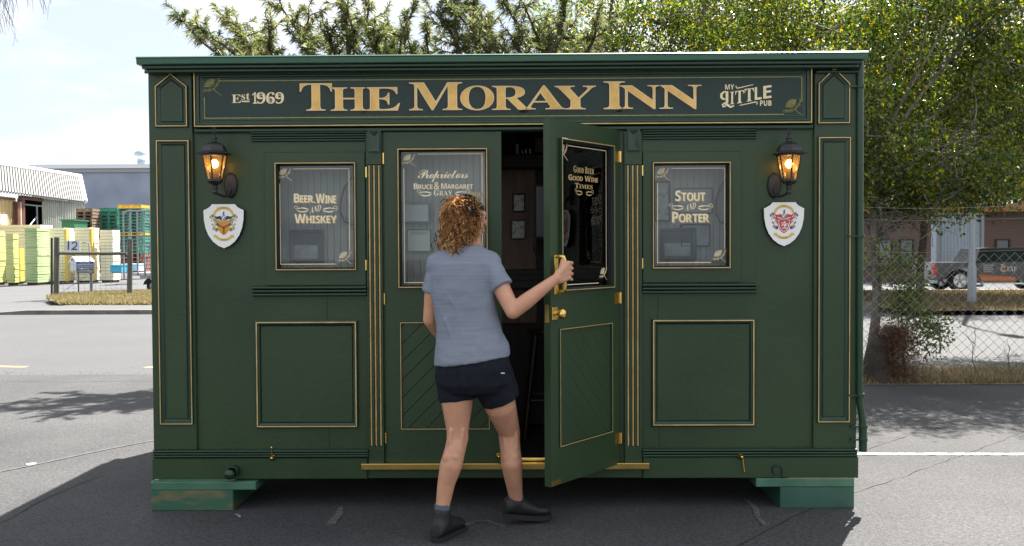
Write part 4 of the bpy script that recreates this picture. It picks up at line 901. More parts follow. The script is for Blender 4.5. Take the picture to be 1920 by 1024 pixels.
# loose grit by the road edge and specks on the asphalt
r = np.random.RandomState(9); n = 2600; V = []; Fq = []
base = np.array([(1, 0, -.2), (0, 1, -.2), (-1, 0, -.2), (0, -1, -.2), (0, 0, .6)]); ff = np.array([(0, 1, 4), (1, 2, 4), (2, 3, 4), (3, 0, 4)])
px_ = np.where(np.arange(n) < 1500, r.uniform(-12, -2.2, n), r.uniform(-6, 5, n)); py_ = np.where(np.arange(n) < 1500, YR0 + r.randn(n) * .18, r.uniform(-2, 5, n)); s = np.where(np.arange(n) < 1500, r.uniform(.004, .013, n), r.uniform(.0025, .006, n))
V = (base[None] * s[:, None, None] * r.uniform(.6, 1.3, (n, 5, 1)) + np.c_[px_, py_, np.full(n, .001)][:, None]).reshape(-1, 3); Fq = (ff[None] + 5 * np.arange(n)[:, None, None]).reshape(-1, 3)
o = npmesh('gravel', V, Fq, [mat('grit_stone', (.10, .10, .095), .9, col2=(.03, .03, .03), nscale=1.5, vec='Object')], k=3); tag(o, 'loose grit scattered along the edge between car park and road', 'gravel', kind='stuff')
# ================================================================ industrial yard on the left
def corr(b, A, Bp, C, D, n, amp, mi=0):
    """corrugated sheet over quad A(bottom left) B(bottom right) C(top right) D(top left); n ribs, real relief"""
    A, Bp, C, D = map(Vector, (A, Bp, C, D)); nn = (Bp - A).cross(D - A).normalized(); V = []
    prof = [(0, 0), (.30, 0), (.42, 1), (.60, 1), (.72, 0)]
    ts = [((i + u) / n, h) for i in range(n) for u, h in prof] + [(1, 0)]
    for t, h in ts: V += [A.lerp(Bp, t) + nn * amp * h, D.lerp(C, t) + nn * amp * h]
    b.add(V, [(2 * i, 2 * i + 2, 2 * i + 3, 2 * i + 1) for i in range(len(ts) - 1)], mi)
def UD(px, py, D): return U(px, py, D - CAM_D)
CORR = mat('zinc_corrugated', (.135, .135, .125), .5, col2=(.115, .115, .11), nscale=.4); CORW = mat('cream_corrugated', (.46, .47, .42), .6, col2=(.36, .38, .34), nscale=.5)
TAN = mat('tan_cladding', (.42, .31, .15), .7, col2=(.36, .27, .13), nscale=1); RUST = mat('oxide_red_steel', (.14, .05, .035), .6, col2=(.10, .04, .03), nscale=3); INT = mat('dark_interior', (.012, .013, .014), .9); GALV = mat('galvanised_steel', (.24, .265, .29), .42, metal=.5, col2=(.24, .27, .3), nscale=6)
shed = empty('workshop_shed', (UD(60, 440, 50).x, 46, 0), 'pale corrugated workshop shed with steep ribbed roof and open bay', 'shed')
De = lambda x: 47.4 + (x / 160) * 10.6 if x > 0 else 47.4 + x * .066
E0, E1 = UD(-60, 349, De(-60)), UD(160, 378, De(160)); R0_, R1_ = UD(-60, 299, De(-60) + 5), UD(150, 331, De(150) + 6.5)
b = MB(); corr(b, E1, E0, R0_, R1_, 44, .16); b.build('roof', CORR, shed)
b = MB(); b.tube([R0_, R1_], .16, 6); b.tube([R1_, E1], .14, 6); b.build('ridge_flashing', mat('white_flashing', (.75, .78, .8), .4), shed)
def wallpt(px, z, off=0.0): p = UD(px, 400, De(px) + off); return Vector((p.x, p.y, z))
zt_ = lambda px: UD(px, 349 + (px + 60) / 220 * 29, De(px)).z - .12
for x0, x1 in ((79, 117), (119, 158)):
    b = MB(); corr(b, wallpt(x0, 0, .3), wallpt(x1, 0, .3), wallpt(x1, zt_(x1), .3), wallpt(x0, zt_(x0), .3), 10 if x0 < 100 else 9, .06); b.build('wall_sheeting', CORW, shed)
b = MB(); corr(b, wallpt(-60, 0, .3), wallpt(30, 0, .3), wallpt(30, zt_(30) - .15, .3), wallpt(-60, zt_(-60) - .15, .3), 12, .04); b.build('wall_sheeting', TAN, shed)
b = MB(); b.add([wallpt(38, 0, 3.3), wallpt(79, 0, 3.3), wallpt(79, zt_(79), 3.3), wallpt(38, zt_(38), 3.3)], [(0, 1, 2, 3)]); b.add([wallpt(38, 0, .4), wallpt(38, 0, 3.3), wallpt(38, zt_(38), 3.3), wallpt(38, zt_(38), .4)], [(0, 1, 2, 3)])
b.add([wallpt(79, 0, .4), wallpt(79, 0, 3.3), wallpt(79, zt_(79), 3.3), wallpt(79, zt_(79), .4)], [(0, 1, 2, 3)]); b.build('bay_interior', INT, shed)
for x in (29.5, 38.5):
    b = MB(); p = wallpt(x, 0); b.box(p.x - .14, p.y - .05, 0, p.x + .14, p.y + .2, 4.1 if x < 30 else 4.3); b.build('steel_column', RUST, shed)
b = MB(); p = wallpt(34, 0); b.box(p.x - .12, p.y + .02, 0, p.x + .12, p.y + .15, 4.1); b.build('column_infill', mat('peach_panel', (.5, .36, .25), .7), shed)
b = MB(); b.tube([wallpt(38, zt_(38) - .1), wallpt(79, zt_(79) - .1)], .12, 6); b.tube([wallpt(-60, zt_(-60) - .3), wallpt(28, zt_(28) - .25)], .05, 6); b.build('lintel', RUST, shed)
b = MB(); zf = zt_(44) - .45
for a_, c_ in (((45, 2.1), (45, zf)), ((69, 2.1), (69, zf)), ((45, zf), (77, zf)), ((45, 2.3), (69, 2.3)), ((47, 2.6), (69, zf - .6)), ((45, 2.6), (56, 2.1))): b.tube([wallpt(a_[0], a_[1], .2), wallpt(c_[0], c_[1], .2)], .05, 5)
b.build('bay_gate_frame', GALV, shed)
b = MB(); b.tube([wallpt(28, 4.0, -.1), wallpt(19, 2.3, -.1)], .03, 5); b.build('brace_cable', BLACKM, shed)
b = MB(); p0, p1 = wallpt(3, 0, -.5), wallpt(27, 0, -.5); b.box(p0.x, p0.y, 0, p1.x, p0.y + .5, UD(10, 403, De(10)).z); b.build('white_panel', mat('chalky_white_panel', (.6, .6, .57), .7), shed)
# blue grey concrete building behind
blg = empty('warehouse', (-25, 78, 0), 'blue grey concrete warehouse with a white parapet behind the shed', 'warehouse')
D = 80; a_, c_ = UD(55, 400, D).x, UD(620, 400, D).x; ztw = UD(200, 316, D).z
BLUEW = mat('blue_grey_concrete', (.21, .245, .32), .85, col2=(.31, .35, .42), nscale=.35, ndetail=12, contrast=(.35, .7), bump=.2, bscale=2)
xs = UD(127, 400, D).x
b = MB(); b.box(xs, D - CAM_D, 0, c_, D + 15, ztw); b.build('wall', BLUEW, blg)
b = MB(); b.box(a_, D - CAM_D + .6, 0, xs - .01, D + 12, ztw - .1); b.build('wall', mat('grey_fibre_panel', (.36, .39, .4), .8), blg)
b = MB(); b.box(a_, D - CAM_D - .25, ztw + .002, c_, D + 15, ztw + .33); b.build('parapet', mat('white_parapet', (.7, .72, .74), .5), blg)
b = MB(); b.box(a_, D - CAM_D - .12, ztw - .32, c_, D - CAM_D - .01, ztw); b.build('gutter', mat('weathered_gutter', (.30, .31, .31), .6), blg)
b = MB(); p = UD(124, 400, D - .3); b.box(p.x - .12, p.y, 0, p.x + .16, p.y + .2, ztw - .3); b.build('downpipe', mat('pale_blue_pipe', (.5, .56, .62), .5), blg)
p = UD(265, 307, D + 2); b = MB(); b.lathe([(.34, 0), (.34, .5), (.30, .52), (.52, .75), (.60, 1.0), (.52, 1.25), (.30, 1.38), (.02, 1.42)], (p.x, p.y, ztw + .3), 18)
b.build('roof_ventilator', mat('ventilator_zinc', (.36, .42, .47), .35, metal=.6), blg)
# ---- foam block stacks: every sheet is a part
def foam(x0, x1, yt, yb, D, dep, n, m, label, cols=1, m2=None):
    cols = 1; x1 = x1 - (960 - x1) * dep / D if cols else x1
    P0, P1 = UD(x0, yb, D), UD(x1, yb, D); zt = UD((x0 + x1) / 2, yt, D).z; w = P1.x - P0.x; y = P0.y
    
    e = empty('foam_stack', ((P0.x + P1.x) / 2, y + dep / 2, 0), label, 'foam stack', 'stacks of foam sheets in the yard across the road')
    b = MB(); b.box(-w / 2 + .05, -dep / 2 + .05, 0, w / 2 - .05, dep / 2 - .05, .12); b.build('pallet_base', DARKW, e, world=False)
    h = (zt - .12) / n; r = random.Random(int(x0 * 3 + n)); cw = w / cols; first = None
    for c in range(cols):
        for i in range(n):
            if first is None:
                bb = MB(); bb.box(-cw / 2 + .012, -dep / 2, 0, cw / 2 - .012, dep / 2, h - .014); o = bb.build('foam_sheet', m, e, world=False); first = o
            else: o = first.copy(); COL.objects.link(o)
            o.location = (-w / 2 + cw * (c + .5) + r.uniform(-.012, .012), r.uniform(-.02, .02), .12 + i * h + .002)
    if m2:
        b = MB(); b.box(w / 2 + .001, -dep / 2 - .02, .1, w / 2 + .10, -dep / 2 + .25, zt - .05); b.build('yellow_edge_board', m2, e, world=False)
    return e
FCR = mat('cream_foam', (.80, .76, .60), .8, col2=(.74, .70, .52), nscale=.8); FGR = mat('green_foam', (.38, .48, .24), .8, col2=(.34, .45, .21), nscale=1); FYG = mat('yellow_green_foam', (.52, .56, .22), .8, col2=(.47, .52, .2), nscale=1); FYE = mat('yellow_foam', (.60, .40, .07), .8, col2=(.66, .5, .12), nscale=1)
foam(12, 36.5, 438, 519.5, 42, .45, 18, FYG, 'yellow green foam stack second from the left edge, next to the orange wrapped one')
foam(-60, 11.5, 432.5, 519.5, 42.2, .9, 19, FYG, 'yellow green foam stack cut off by the left edge of the view')
foam(30, 47, 465, 518, 43.6, .4, 6, FYE, 'short orange yellow foam block between the green stacks')
foam(47.5, 94, 428, 520, 42, 1.1, 20, FGR, 'tall green foam stack in two columns right of the orange block', 2)
foam(-40, 100, 421.5, 516, 46, 1.2, 17, FCR, 'long cream foam stack behind the green stacks')
foam(88, 141, 427, 517, 44, 1.0, 18, FCR, 'cream foam stack with a yellow edge board left of the number 12 board', 1, FYE)
foam(141, 187, 426.5, 515.5, 44.5, 1.0, 17, FCR, 'cream foam stack with a yellow edge board right of the number 12 board', 1, FYE)
foam(188, 226, 431, 513.5, 45, .8, 16, FCR, 'cream foam stack furthest right, in front of the green pallets')
# ---- pallets
WOODP = mat('weathered_pallet_wood', (.16, .105, .07), .85, col2=(.24, .17, .12), nscale=3, stretch=(.5, 4, 4)); PGRN = mat('green_pallet_plastic', (.015, .17, .11), .45, col2=(.02, .21, .145), nscale=2); PYEL = mat('yellow_pallet_plastic', (.62, .36, .02), .5); PORG = mat('terracotta_pallet_wood', (.25, .10, .06), .8)
def pallet_proto(w, d, h, m):
    e = empty('pallet'); t = h * .16
    for i in range(3):
        X = -w / 2 + (w - .1) * i / 2
        bb = MB(); bb.box(X, -d / 2, t, X + .1, d / 2, h - t); bb.build('bearer', m, e, world=False)
    bb = MB()
    for i in range(6): Y = -d / 2 + (d - .1) * i / 5; bb.box(-w / 2, Y, h - t, w / 2, Y + .1, h - .004)
    bb.build('top_deck', m, e, world=False)['kind'] = 'stuff'
    bb = MB()
    for i in range(3): Y = -d / 2 + (d - .1) * i / 2; bb.box(-w / 2, Y, 0.002, w / 2, Y + .1, t)
    bb.build('bottom_deck', m, e, world=False)['kind'] = 'stuff'
    return e
ORD = ['%s ' % w_ for w_ in 'lowest second third fourth fifth sixth seventh eighth ninth tenth eleventh twelfth thirteenth fourteenth fifteenth sixteenth seventeenth eighteenth nineteenth twentieth twenty-first twenty-second twenty-third twenty-fourth'.split()]
def pallets(x0, x1, yt, yb, D, n, m, lab, group, proto=None, d=1.1):
    P0, P1 = UD(x0, yb, D), UD(x1, yb, D); zt, z0 = UD(x0, yt, D).z, max(0, P0.z); w = P1.x - P0.x; h = (zt - z0) / n; r = random.Random(int(x0))
    first = None
    for i in range(n):
        e = pallet_proto(w, d, h, m) if first is None else copy_tree(first)
        first = first or e
        e.location = ((P0.x + P1.x) / 2 + r.uniform(-.03, .03), P0.y + d / 2 + r.uniform(-.03, .03), z0 + i * h); e.rotation_euler = (0, 0, r.uniform(-.02, .02))
        tag(e, (lab if n == 1 else ORD[i] + lab if i < n - 1 else 'topmost ' + lab), 'pallet', group)
pallets(144, 175, 391, 512, 52, 20, WOODP, 'brown wooden pallet from the ground in the stack behind the cream foam', 'brown wooden pallets in the front stack')
pallets(176, 188.5, 391, 512, 53, 20, WOODP, 'wooden pallet from the ground in the end on stack beside the green pallets', 'wooden pallets in the end on stack')
pallets(188.5, 222, 390, 510, 53, 18, PGRN, 'dark green pallet from the ground in the left green stack', 'green pallets in the left stack')
pallets(225, 270, 476, 512, 50, 5, PORG, 'terracotta pallet from the ground at the foot of the mixed stack', 'terracotta pallets under the mixed stack')
pallets(222, 269, 442, 476, 50, 5, PGRN, 'green pallet counted up from the terracotta ones in the mixed stack', 'green pallets in the lower half of the mixed stack')
pallets(222, 269, 436, 442, 50, 1, PYEL, 'yellow plastic pallet halfway up the mixed green stack', None)
pallets(222, 269, 391, 436, 50, 8, PGRN, 'green pallet counted up between the two yellow ones in the mixed stack', 'green pallets in the upper half of the mixed stack')
pallets(220.5, 265, 384, 391, 50, 1, PYEL, 'yellow plastic pallet on top of the mixed green stack', None)
# green skip, blue crate, white crate
D = 50; a_, c_ = UD(120, 420, D).x, UD(143.5, 420, D).x; zz_ = UD(130, 414.5, D).z
b = MB(); b.loft([[(a_, 44, z0_), (c_, 44, z0_), (c_, 45.5, z0_), (a_, 45.5, z0_)] for z0_ in (0, zz_)], smooth=False); b.box(a_ - .05, 43.9, zz_ + .001, c_ + .05, 45.6, zz_ + .08); tag(b.build('green_skip', mat('skip_green', (.01, .13, .06), .5)), 'dark green bin whose rim shows above the foam beside the wooden pallets', 'bin')
def crate(x0, x1, yt, yb, D, dep, m, lab):
    P0, P1 = UD(x0, yb, D), UD(x1, yb, D); zt = UD(x0, yt, D).z; z0 = max(.0, P0.z); e = empty('crate', ((P0.x + P1.x) / 2, P0.y + dep / 2, z0), lab, 'crate'); w, h = (P1.x - P0.x) / 2, zt - z0
    b = MB(); b.bbox(-w, -dep / 2, .03, w, dep / 2, h - .04, .02); b.build('body', m, e, world=False)
    b = MB(); b.bbox(-w - .02, -dep / 2 - .02, h - .038, w + .02, dep / 2 + .02, h, .01); b.build('lid', m, e, world=False)
    b = MB(); b.box(-w + .05, -dep / 2 + .1, 0, w - .05, -dep / 2 + .2, .029); b.box(-w + .05, dep / 2 - .2, 0, w - .05, dep / 2 - .1, .029); b.build('runner', DARKW, e, world=False)
crate(206.5, 227, 497, 512.5, 42, .9, mat('bright_blue_plastic', (.02, .33, .50), .4), 'bright blue box on the yard beside the foam stacks')
crate(228.5, 257, 495, 510, 43, .9, mat('pale_blue_plastic', (.45, .66, .75), .4), 'pale blue box behind the trailer next to the bright blue one')
# ---- trailer with an upright steel frame
Dt = 33; PX = lambda px, py: UD(px, py, Dt)
tr_ = empty('flatbed_trailer', (PX(275, 540).x, Dt - CAM_D, 0), 'galvanised flatbed trailer with tall open steel frame half hidden by the pub', 'trailer')
zd = PX(250, 512).z; x0 = PX(244, 512).x; x1 = PX(330, 512).x
b = MB(); b.box(x0, Dt - CAM_D, zd - .10, x1, Dt - CAM_D + 2.2, zd); b.box(x0 + .3, Dt - CAM_D + .1, zd - .2, x1, Dt - CAM_D + .16, zd - .101); b.build('deck', mat('aluminium_deck', (.45, .47, .5), .4, metal=.4), tr_)
b = MB(); zt = PX(250, 395.5).z; xl = PX(231, 500).x
for px in (233, 246, 259, 272, 284, 300, 320): X = PX(px, 500).x; b.tube([(X, Dt - CAM_D - .03, zd - .1 if px > 240 else PX(0, 525).z), (X, Dt - CAM_D - .03, zt)], .03, 6)
b.tube([(xl, Dt - CAM_D - .03, zt - .12), (PX(234, 0).x, Dt - CAM_D - .03, zt), (x1, Dt - CAM_D - .03, zt)], .035, 6); b.tube([(PX(273, 500).x, Dt - CAM_D - .03, zd), (PX(285, 500).x, Dt - CAM_D - .03, PX(0, 445).z)], .02, 5); b.tube([(PX(272, 500).x, Dt - CAM_D - .03, PX(0, 395).z), (PX(285, 500).x, Dt - CAM_D - .03, PX(0, 432).z)], .02, 5)
b.build('upright_frame', GALV, tr_)
b = MB(); wx = PX(286, 533).x; b.lathe([(.02, -.12), (.24, -.12), (.28, -.08), (.28, .08), (.24, .12), (.02, .12)], (wx, Dt - CAM_D + .25, .28), 20, axis='y'); wh = b.build('tyre', mat('tyre_rubber', (.012, .012, .013), .8), tr_)
b = MB(); b.lathe([(.02, -.14), (.15, -.13), (.16, -.121)], (wx, Dt - CAM_D + .25, .28), 14, axis='y'); b.build('rim', GALV, wh)
b = MB(); b.loft([[(wx + .36 * math.cos(rad(a_)), yy, .28 + .34 * math.sin(rad(a_))) for a_ in range(10, 171, 20)] for yy in (Dt - CAM_D + .05, Dt - CAM_D + .45)], closed=False, caps=False); b.build('mudguard', mat('dark_grey_plastic', (.05, .052, .055), .6), tr_)
# ---- post and rail with the number board, letter box, wire
POSTM = mat('weathered_post', (.075, .073, .068), .85, col2=(.12, .117, .108), nscale=3, stretch=(6, 6, .7), bump=.4, bscale=30)
Dp = G(105, 556, .1).y + CAM_D
fr_ = empty('post_and_rail', (UD(175, 550, Dp).x, Dp - CAM_D, .1), 'grey timber post and rail frame at the edge of the grass with a number board', 'fence')
for px, yt, yb, r_ in ((105.5, 445, 558, .085), (243, 449, 553, .080)):
    a_, c_ = UD(px, yb, Dp), UD(px, yt, Dp); b = MB(); b.tube([(a_.x, a_.y, .07), (c_.x + .02, a_.y, c_.z)], [r_, r_ * .97], 10); b.build('post', POSTM, fr_)
a_, c_ = UD(110, 475, Dp), UD(238, 475.5, Dp); b = MB(); b.tube([(a_.x, a_.y, a_.z), (c_.x, c_.y, c_.z)], .050, 9); b.build('rail', POSTM, fr_)
a_, c_ = UD(97, 556, Dp), UD(97, 446, Dp); b = MB(); b.tube([(a_.x, a_.y, .07), (c_.x, a_.y, c_.z)], .035, 8); b.build('thin_post', mat('dark_steel_post', (.03, .03, .03), .6), fr_)
r4 = PR(122.5, 451.5, 150, 472, Dp - CAM_D - .08); e = empty('number_board', ((r4[0] + r4[2]) / 2, Dp - CAM_D - .08, r4[1]), 'grey board with the number 12 standing on the timber rail', 'sign')
b = MB(); b.box(r4[0], Dp - CAM_D - .09, r4[1], r4[2], Dp - CAM_D - .07, r4[3]); b.build('board', mat('silver_board', (.50, .54, .60), .5), e)
b = MB(); NAVY = mat('navy_ink', (.008, .012, .04), .5)
p = lambda x, y: (UD(x, y, Dp - .1).x, UD(x, y, Dp - .1).z)
YB_ = Dp - CAM_D - .0915
strip(b, [p(128.3, 453), p(127.6, 468.8)], .042, YB_); strip(b, [p(134.8, 457.5), p(137, 454.4), p(140.5, 453.8), p(143.8, 456), p(143.6, 460), p(139.5, 464), p(134.8, 468)], .038, YB_); strip(b, [p(133.6, 467.7), p(144.4, 467.7)], .038, YB_ - .001)
b.build('number_12', NAVY, e)
# letter box
Dm = Dp + 1.2; r4 = PR(131, 485, 175, 509, Dm - CAM_D)
lb = empty('letter_box', (UD(140, 500, Dm).x, Dm - CAM_D, .1), 'white letter box shaped like a little house on a thin post', 'letter box')
q = lambda x, y, d=0: Vector((UD(x, y, Dm).x, Dm - CAM_D + d, UD(x, y, Dm).z))
WBX = mat('white_painted_box', (.62, .66, .72), .5)
b = MB(); f = [q(131.5, 491), q(143, 491), q(142, 508), q(132.5, 508)]; k = [v + Vector((0, .5, 0)) for v in (q(152, 490), q(176, 490), q(175, 508), q(152, 508))]
b.poly([(f[3].x, f[3].z), (f[2].x, f[2].z), (f[1].x, f[1].z), (f[0].x, f[0].z)], Dm - CAM_D, Dm - CAM_D + .5); b.build('box', WBX, lb)
A_, B2, C2 = q(128.5, 493.5), q(136, 481.5), q(144, 491.5)
b = MB(); b.add([A_, B2, B2 + Vector((.35, .55, 0)), A_ + Vector((.35, .55, 0)), C2, C2 + Vector((.35, .55, 0))], [(0, 1, 2, 3), (1, 4, 5, 2)])
b.add([q(131, 491), q(143, 491), q(136, 483)], [(0, 1, 2)]); b.tube([A_, B2, C2], .02, 5); b.build('gable_roof', mat('white_tin_roof', (.8, .8, .8), .5), lb)
b = MB(); p_ = q(136, 487.5, -.006); strip(b, ell(p_.x, p_.z, .03, .03, n=10), .02, p_.y); b.build('round_hole', NAVY, lb)
b = MB(); a_ = q(140, 508); b.tube([(a_.x, a_.y + .25, .06), (a_.x, a_.y + .25, a_.z)], .02, 6); b.build('post', mat('dark_steel_post', (.03, .03, .03), .6), lb)
YS2 = Dm - CAM_D - .03; r4 = PR(143.5, 490, 175.5, 512.5, YS2)
e = empty('notice_sign', ((r4[0] + r4[2]) / 2, YS2, r4[1]), 'blue sign with white lines of print mounted beside the letter box', 'sign')
zmid = r4[1] + (r4[3] - r4[1]) * .38
b = MB(); b.box(r4[0], YS2, zmid + .008, r4[2], YS2 + .02, r4[3]); b.build('upper_board', mat('sign_blue', (.02, .075, .22), .4), e)
b = MB(); b.box(r4[0], YS2, r4[1], r4[2], YS2 + .02, zmid - .008); b.build('lower_board', mat('sign_dark_blue', (.02, .028, .06), .4), e)
b = MB()
for i, (t, u0, u1, v0, v1) in enumerate((('FOR ENQUIRIES', .2, .8, .82, .9), ('INDUSTRIAL ESTATE', .06, .94, .66, .78), ('DELIVERIES TO RECEPTION', .05, .95, .5, .58), ('ACCESS BY ARRANGEMENT', .12, .88, .2, .28), ('NO PARKING IN DRIVEWAY', .06, .94, .07, .15))):
    W_, H_ = r4[2] - r4[0], r4[3] - r4[1]; put_text(b, glyphs(sansb(t)), r4[0] + u0 * W_, r4[1] + v0 * H_, r4[0] + u1 * W_, r4[1] + v1 * H_, YS2 - .002)
b.build('white_print', mat('white_ink', (.7, .72, .75), .6), e)
# white board stand and wire mesh of the boundary
b = MB(); a_ = UD(171, 512, Dm + .3)
b.tube([(a_.x, a_.y, .06), (a_.x, a_.y, a_.z + .1)], .045, 7); b.tube([(a_.x - .02, a_.y, a_.z), (a_.x - .05, a_.y, UD(0, 457, Dm).z), (a_.x - .25, a_.y, UD(0, 455, Dm).z)], .025, 6)
b.build('support_post', mat('grey_steel_post', (.16, .17, .18), .6), e)
b = MB(); yw = Dp - CAM_D + .1; xa, xb = UD(110, 500, Dp).x, UD(240, 500, Dp).x
for i in range(9): z = .15 + i * .19; b.tube([(xa, yw, z), (xb, yw, z)], .004, 4)
for i in range(13): X = xa + (xb - xa) * (i + .5) / 13; b.tube([(X, yw, .12), (X, yw, 1.75)], .004, 4)
b.tube([(xa, yw, .2), (UD(172, 500, Dp).x, yw, .9)], .008, 4); b.build('wire_mesh', GALV, fr_)

# ================================================================ across the road on the right
DBR = 42
b3 = empty('brick_building', (UD(1860, 500, DBR).x, DBR - CAM_D, 0), 'brown brick building with a dark tiled roof edge behind the parked utility truck', 'building')
BRK = bpy.data.materials.new('brown_brick'); BRK.use_nodes = True; t = BRK.node_tree; bt = N('ShaderNodeTexBrick', t); bt.inputs['Color1'].default_value = (.12, .055, .04, 1); bt.inputs['Color2'].default_value = (.09, .045, .035, 1); bt.inputs['Mortar'].default_value = (.14, .12, .1, 1); bt.inputs['Scale'].default_value = 4; tn = N('ShaderNodeTexCoord', t); mm = N('ShaderNodeMapping', t); mm.inputs['Rotation'].default_value = (rad(90), 0, 0)
t.links.new(tn.outputs['Object'], mm.inputs[0]); t.links.new(mm.outputs[0], bt.inputs[0]); t.links.new(bt.outputs[0], t.nodes['Principled BSDF'].inputs['Base Color'])
x0, x1 = UD(1600, 500, DBR).x, UD(2300, 500, DBR).x; zb = UD(1800, 398, DBR).z
b = MB(); b.box(x0, DBR - CAM_D, 0, x1, DBR + 8, zb); b.build('wall', BRK, b3)
b = MB(); b.box(x0 - .4, DBR - CAM_D - .6, zb + .002, x1, DBR + 8.5, zb + .35); b.build('fascia', mat('rust_orange_fascia', (.30, .12, .04), .6), b3)
for px in (1660, 1700, 1880, 1940):
    r4 = PR(px - 14, 448, px + 14, 500, DBR - CAM_D - .02); b = MB(); b.sweep(rect(*r4), [(0, DBR - CAM_D - .001), (0, DBR - CAM_D - .06), (.07, DBR - CAM_D - .06), (.07, DBR - CAM_D - .01)]); w_ = b.build('window', DARKW, b3)
    b = MB(); b.box(r4[0] + .07, DBR - CAM_D - .012, r4[1] + .07, r4[2] - .07, DBR - CAM_D - .003, r4[3] - .07); b.build('pane', mat('dark_window_pane', (.03, .04, .05), .1, spec=.8), w_)
Dw = 37.5; r4 = PR(1756, 405, 1844, 489, Dw - CAM_D)
e = empty('white_container', ((r4[0] + r4[2]) / 2, Dw - CAM_D + 1, 0), 'white boxy container behind the tray of the parked truck', 'container')
b = MB(); corr(b, (r4[0], Dw - CAM_D, .15), (r4[2], Dw - CAM_D, .15), (r4[2], Dw - CAM_D, r4[3]), (r4[0], Dw - CAM_D, r4[3]), 14, .03); b.box(r4[0], Dw - CAM_D + .002, .15, r4[2], Dw - CAM_D + .5, r4[3]); b.build('body', mat('white_container_paint', (.42, .47, .54), .5), e)
b = MB()
for X in (r4[0], r4[2] - .12): b.box(X, Dw - CAM_D - .06, 0, X + .12, Dw - CAM_D - .035, r4[3] + .05)
b.box(r4[0], Dw - CAM_D - .06, r4[3] + .051, r4[2], Dw - CAM_D + .5, r4[3] + .15); b.build('corner_frame', mat('grey_container_frame', (.3, .32, .34), .5), e)
# street lamp pole
p = G(1822, 570, .1); sp = empty('street_lamp', (p.x, p.y, .1), 'tall grey steel street lamp pole standing on the shaded verge', 'street lamp')
b = MB(); b.tube([(0, 0, 0), (0, 0, .9), (0, 0, 1.0), (0, 0, 8)], [.105, .105, .08, .05], 12); b.build('pole', GALV, sp, world=False)
b = MB(); b.tube([(0, 0, 7.9), (0, -.6, 8.5), (0, -1.6, 8.7)], .045, 8); b.build('outreach_arm', GALV, sp, world=False); b = MB(); b.bbox(-.14, -2.3, 8.62, .14, -1.6, 8.76, .02); b.build('lamp_head', GALV, sp, world=False)
# ---- parked utility truck (side on, tail to the left)
Yu = YV1 + 1.5; Du = Yu + CAM_D; PXX = lambda px: UD(px, 500, Du).x; PZ = lambda py: UD(1850, py, Du).z - .02
ut = empty('utility_truck', (PXX(1880), Yu, .02), 'dark grey double cab utility truck with orange striped door lettering parked behind the fence', 'truck')
GREYC = mat('dark_grey_car_paint', (.035, .038, .045), .22, col2=(.04, .043, .05), nscale=2, coat=.8); TYRE = MATS['tyre_rubber']; ALLOY = mat('alloy_wheel', (.55, .56, .58), .3, metal=.9); CGL = mat('car_glass', (.02, .035, .035), .05, spec=.9)
sc = 1.0; L0, L1 = PXX(1752), PXX(2032); zg = .02
Zb, Zs, Zr = PZ(533), PZ(491), PZ(465)
xb1 = PXX(1827)
Wd = 1.75
def sidebody(b, pts, y0, y1, mi=0): b.poly(pts, y0, y1, mi)
wx1, wx2, wr = PXX(1802), PXX(1968), .37
def arch(cx, r, z0): return [(cx + r * math.cos(rad(a_)), z0 + r * math.sin(rad(a_))) for a_ in range(180, -1, -20)]
zax = wr + zg
b = MB(); low = PZ(524)
bed = [(L0 + .12, low), *[(x, z) for x, z in arch(wx1, .46, zax) if z > low - .001], (xb1, low - .05), (xb1, Zs), (L0 + .03, Zs), (L0 - .02, Zs - .25)]
sidebody(b, bed, Yu, Yu + Wd); b.build('tray_body', GREYC, ut)
cabx1 = PXX(1945)
b = MB(); cab = [(xb1 + .03, low - .05), *[(x, z) for x, z in arch(wx2, .46, zax) if z > low - .051], (L1, low - .02), (L1 + .03, PZ(505)), (L1 - .1, PZ(493)), (PXX(1985), PZ(489)), (xb1 + .03, Zs - .01)]
sidebody(b, cab, Yu, Yu + Wd); b.build('cab_body', GREYC, ut)
b = MB(); roof = [(xb1 + .05, Zs), (PXX(1986), PZ(489) + .01), (PXX(1950), Zr - .02), (PXX(1930), Zr + .02), (PXX(1860), Zr + .03), (PXX(1842), Zr)]
v = [(x, Yu + .02 + (.16 if z > Zs + .05 else 0), z) for x, z in roof] + [(x, Yu + Wd - .02 - (.16 if z > Zs + .05 else 0), z) for x, z in roof]
b.add(v, [tuple(range(6)), tuple(range(11, 5, -1))] + [((i + 1) % 6, i, 6 + i, 6 + (i + 1) % 6) for i in range(6)]); b.build('cab_roof', GREYC, ut)
for wa, wb_, sl_ in ((1843, 1880, 8), (1884, 1922, 0), (1926, 1962, -22)):
    b = MB(); za, zc = Zs + .06, Zr - .06; ya = Yu + .02 + .02 - .012; yc = Yu + .16
    xs0 = PXX(wa - (3 if wa == 1843 else 0)); P = [(xs0, ya + .0, za), (PXX(wb_ + (12 if wa == 1926 else 0)), ya, za), (PXX(wb_ - (8 if wa == 1926 else 0)), yc - .012, zc), (PXX(wa + (6 if wa == 1843 else 0)), yc - .012, zc)]
    b.add(P, [(0, 1, 2, 3)]); b.add([Vector(p_) + Vector((0, .01, 0)) for p_ in P], [(3, 2, 1, 0)]); b.build('side_window', CGL, ut)
b = MB(); b.box(L0 - .03, Yu - .01, Zs - .42, L0 + .09, Yu + .2, Zs - .06); b.build('tail_light', mat('red_lens', (.55, .01, .02), .2, coat=.5), ut)
b = MB(); b.box(xb1 + .2, Yu - .12, low - .14, wx2 - .52, Yu, low - .09); b.build('side_step', ALLOY, ut)
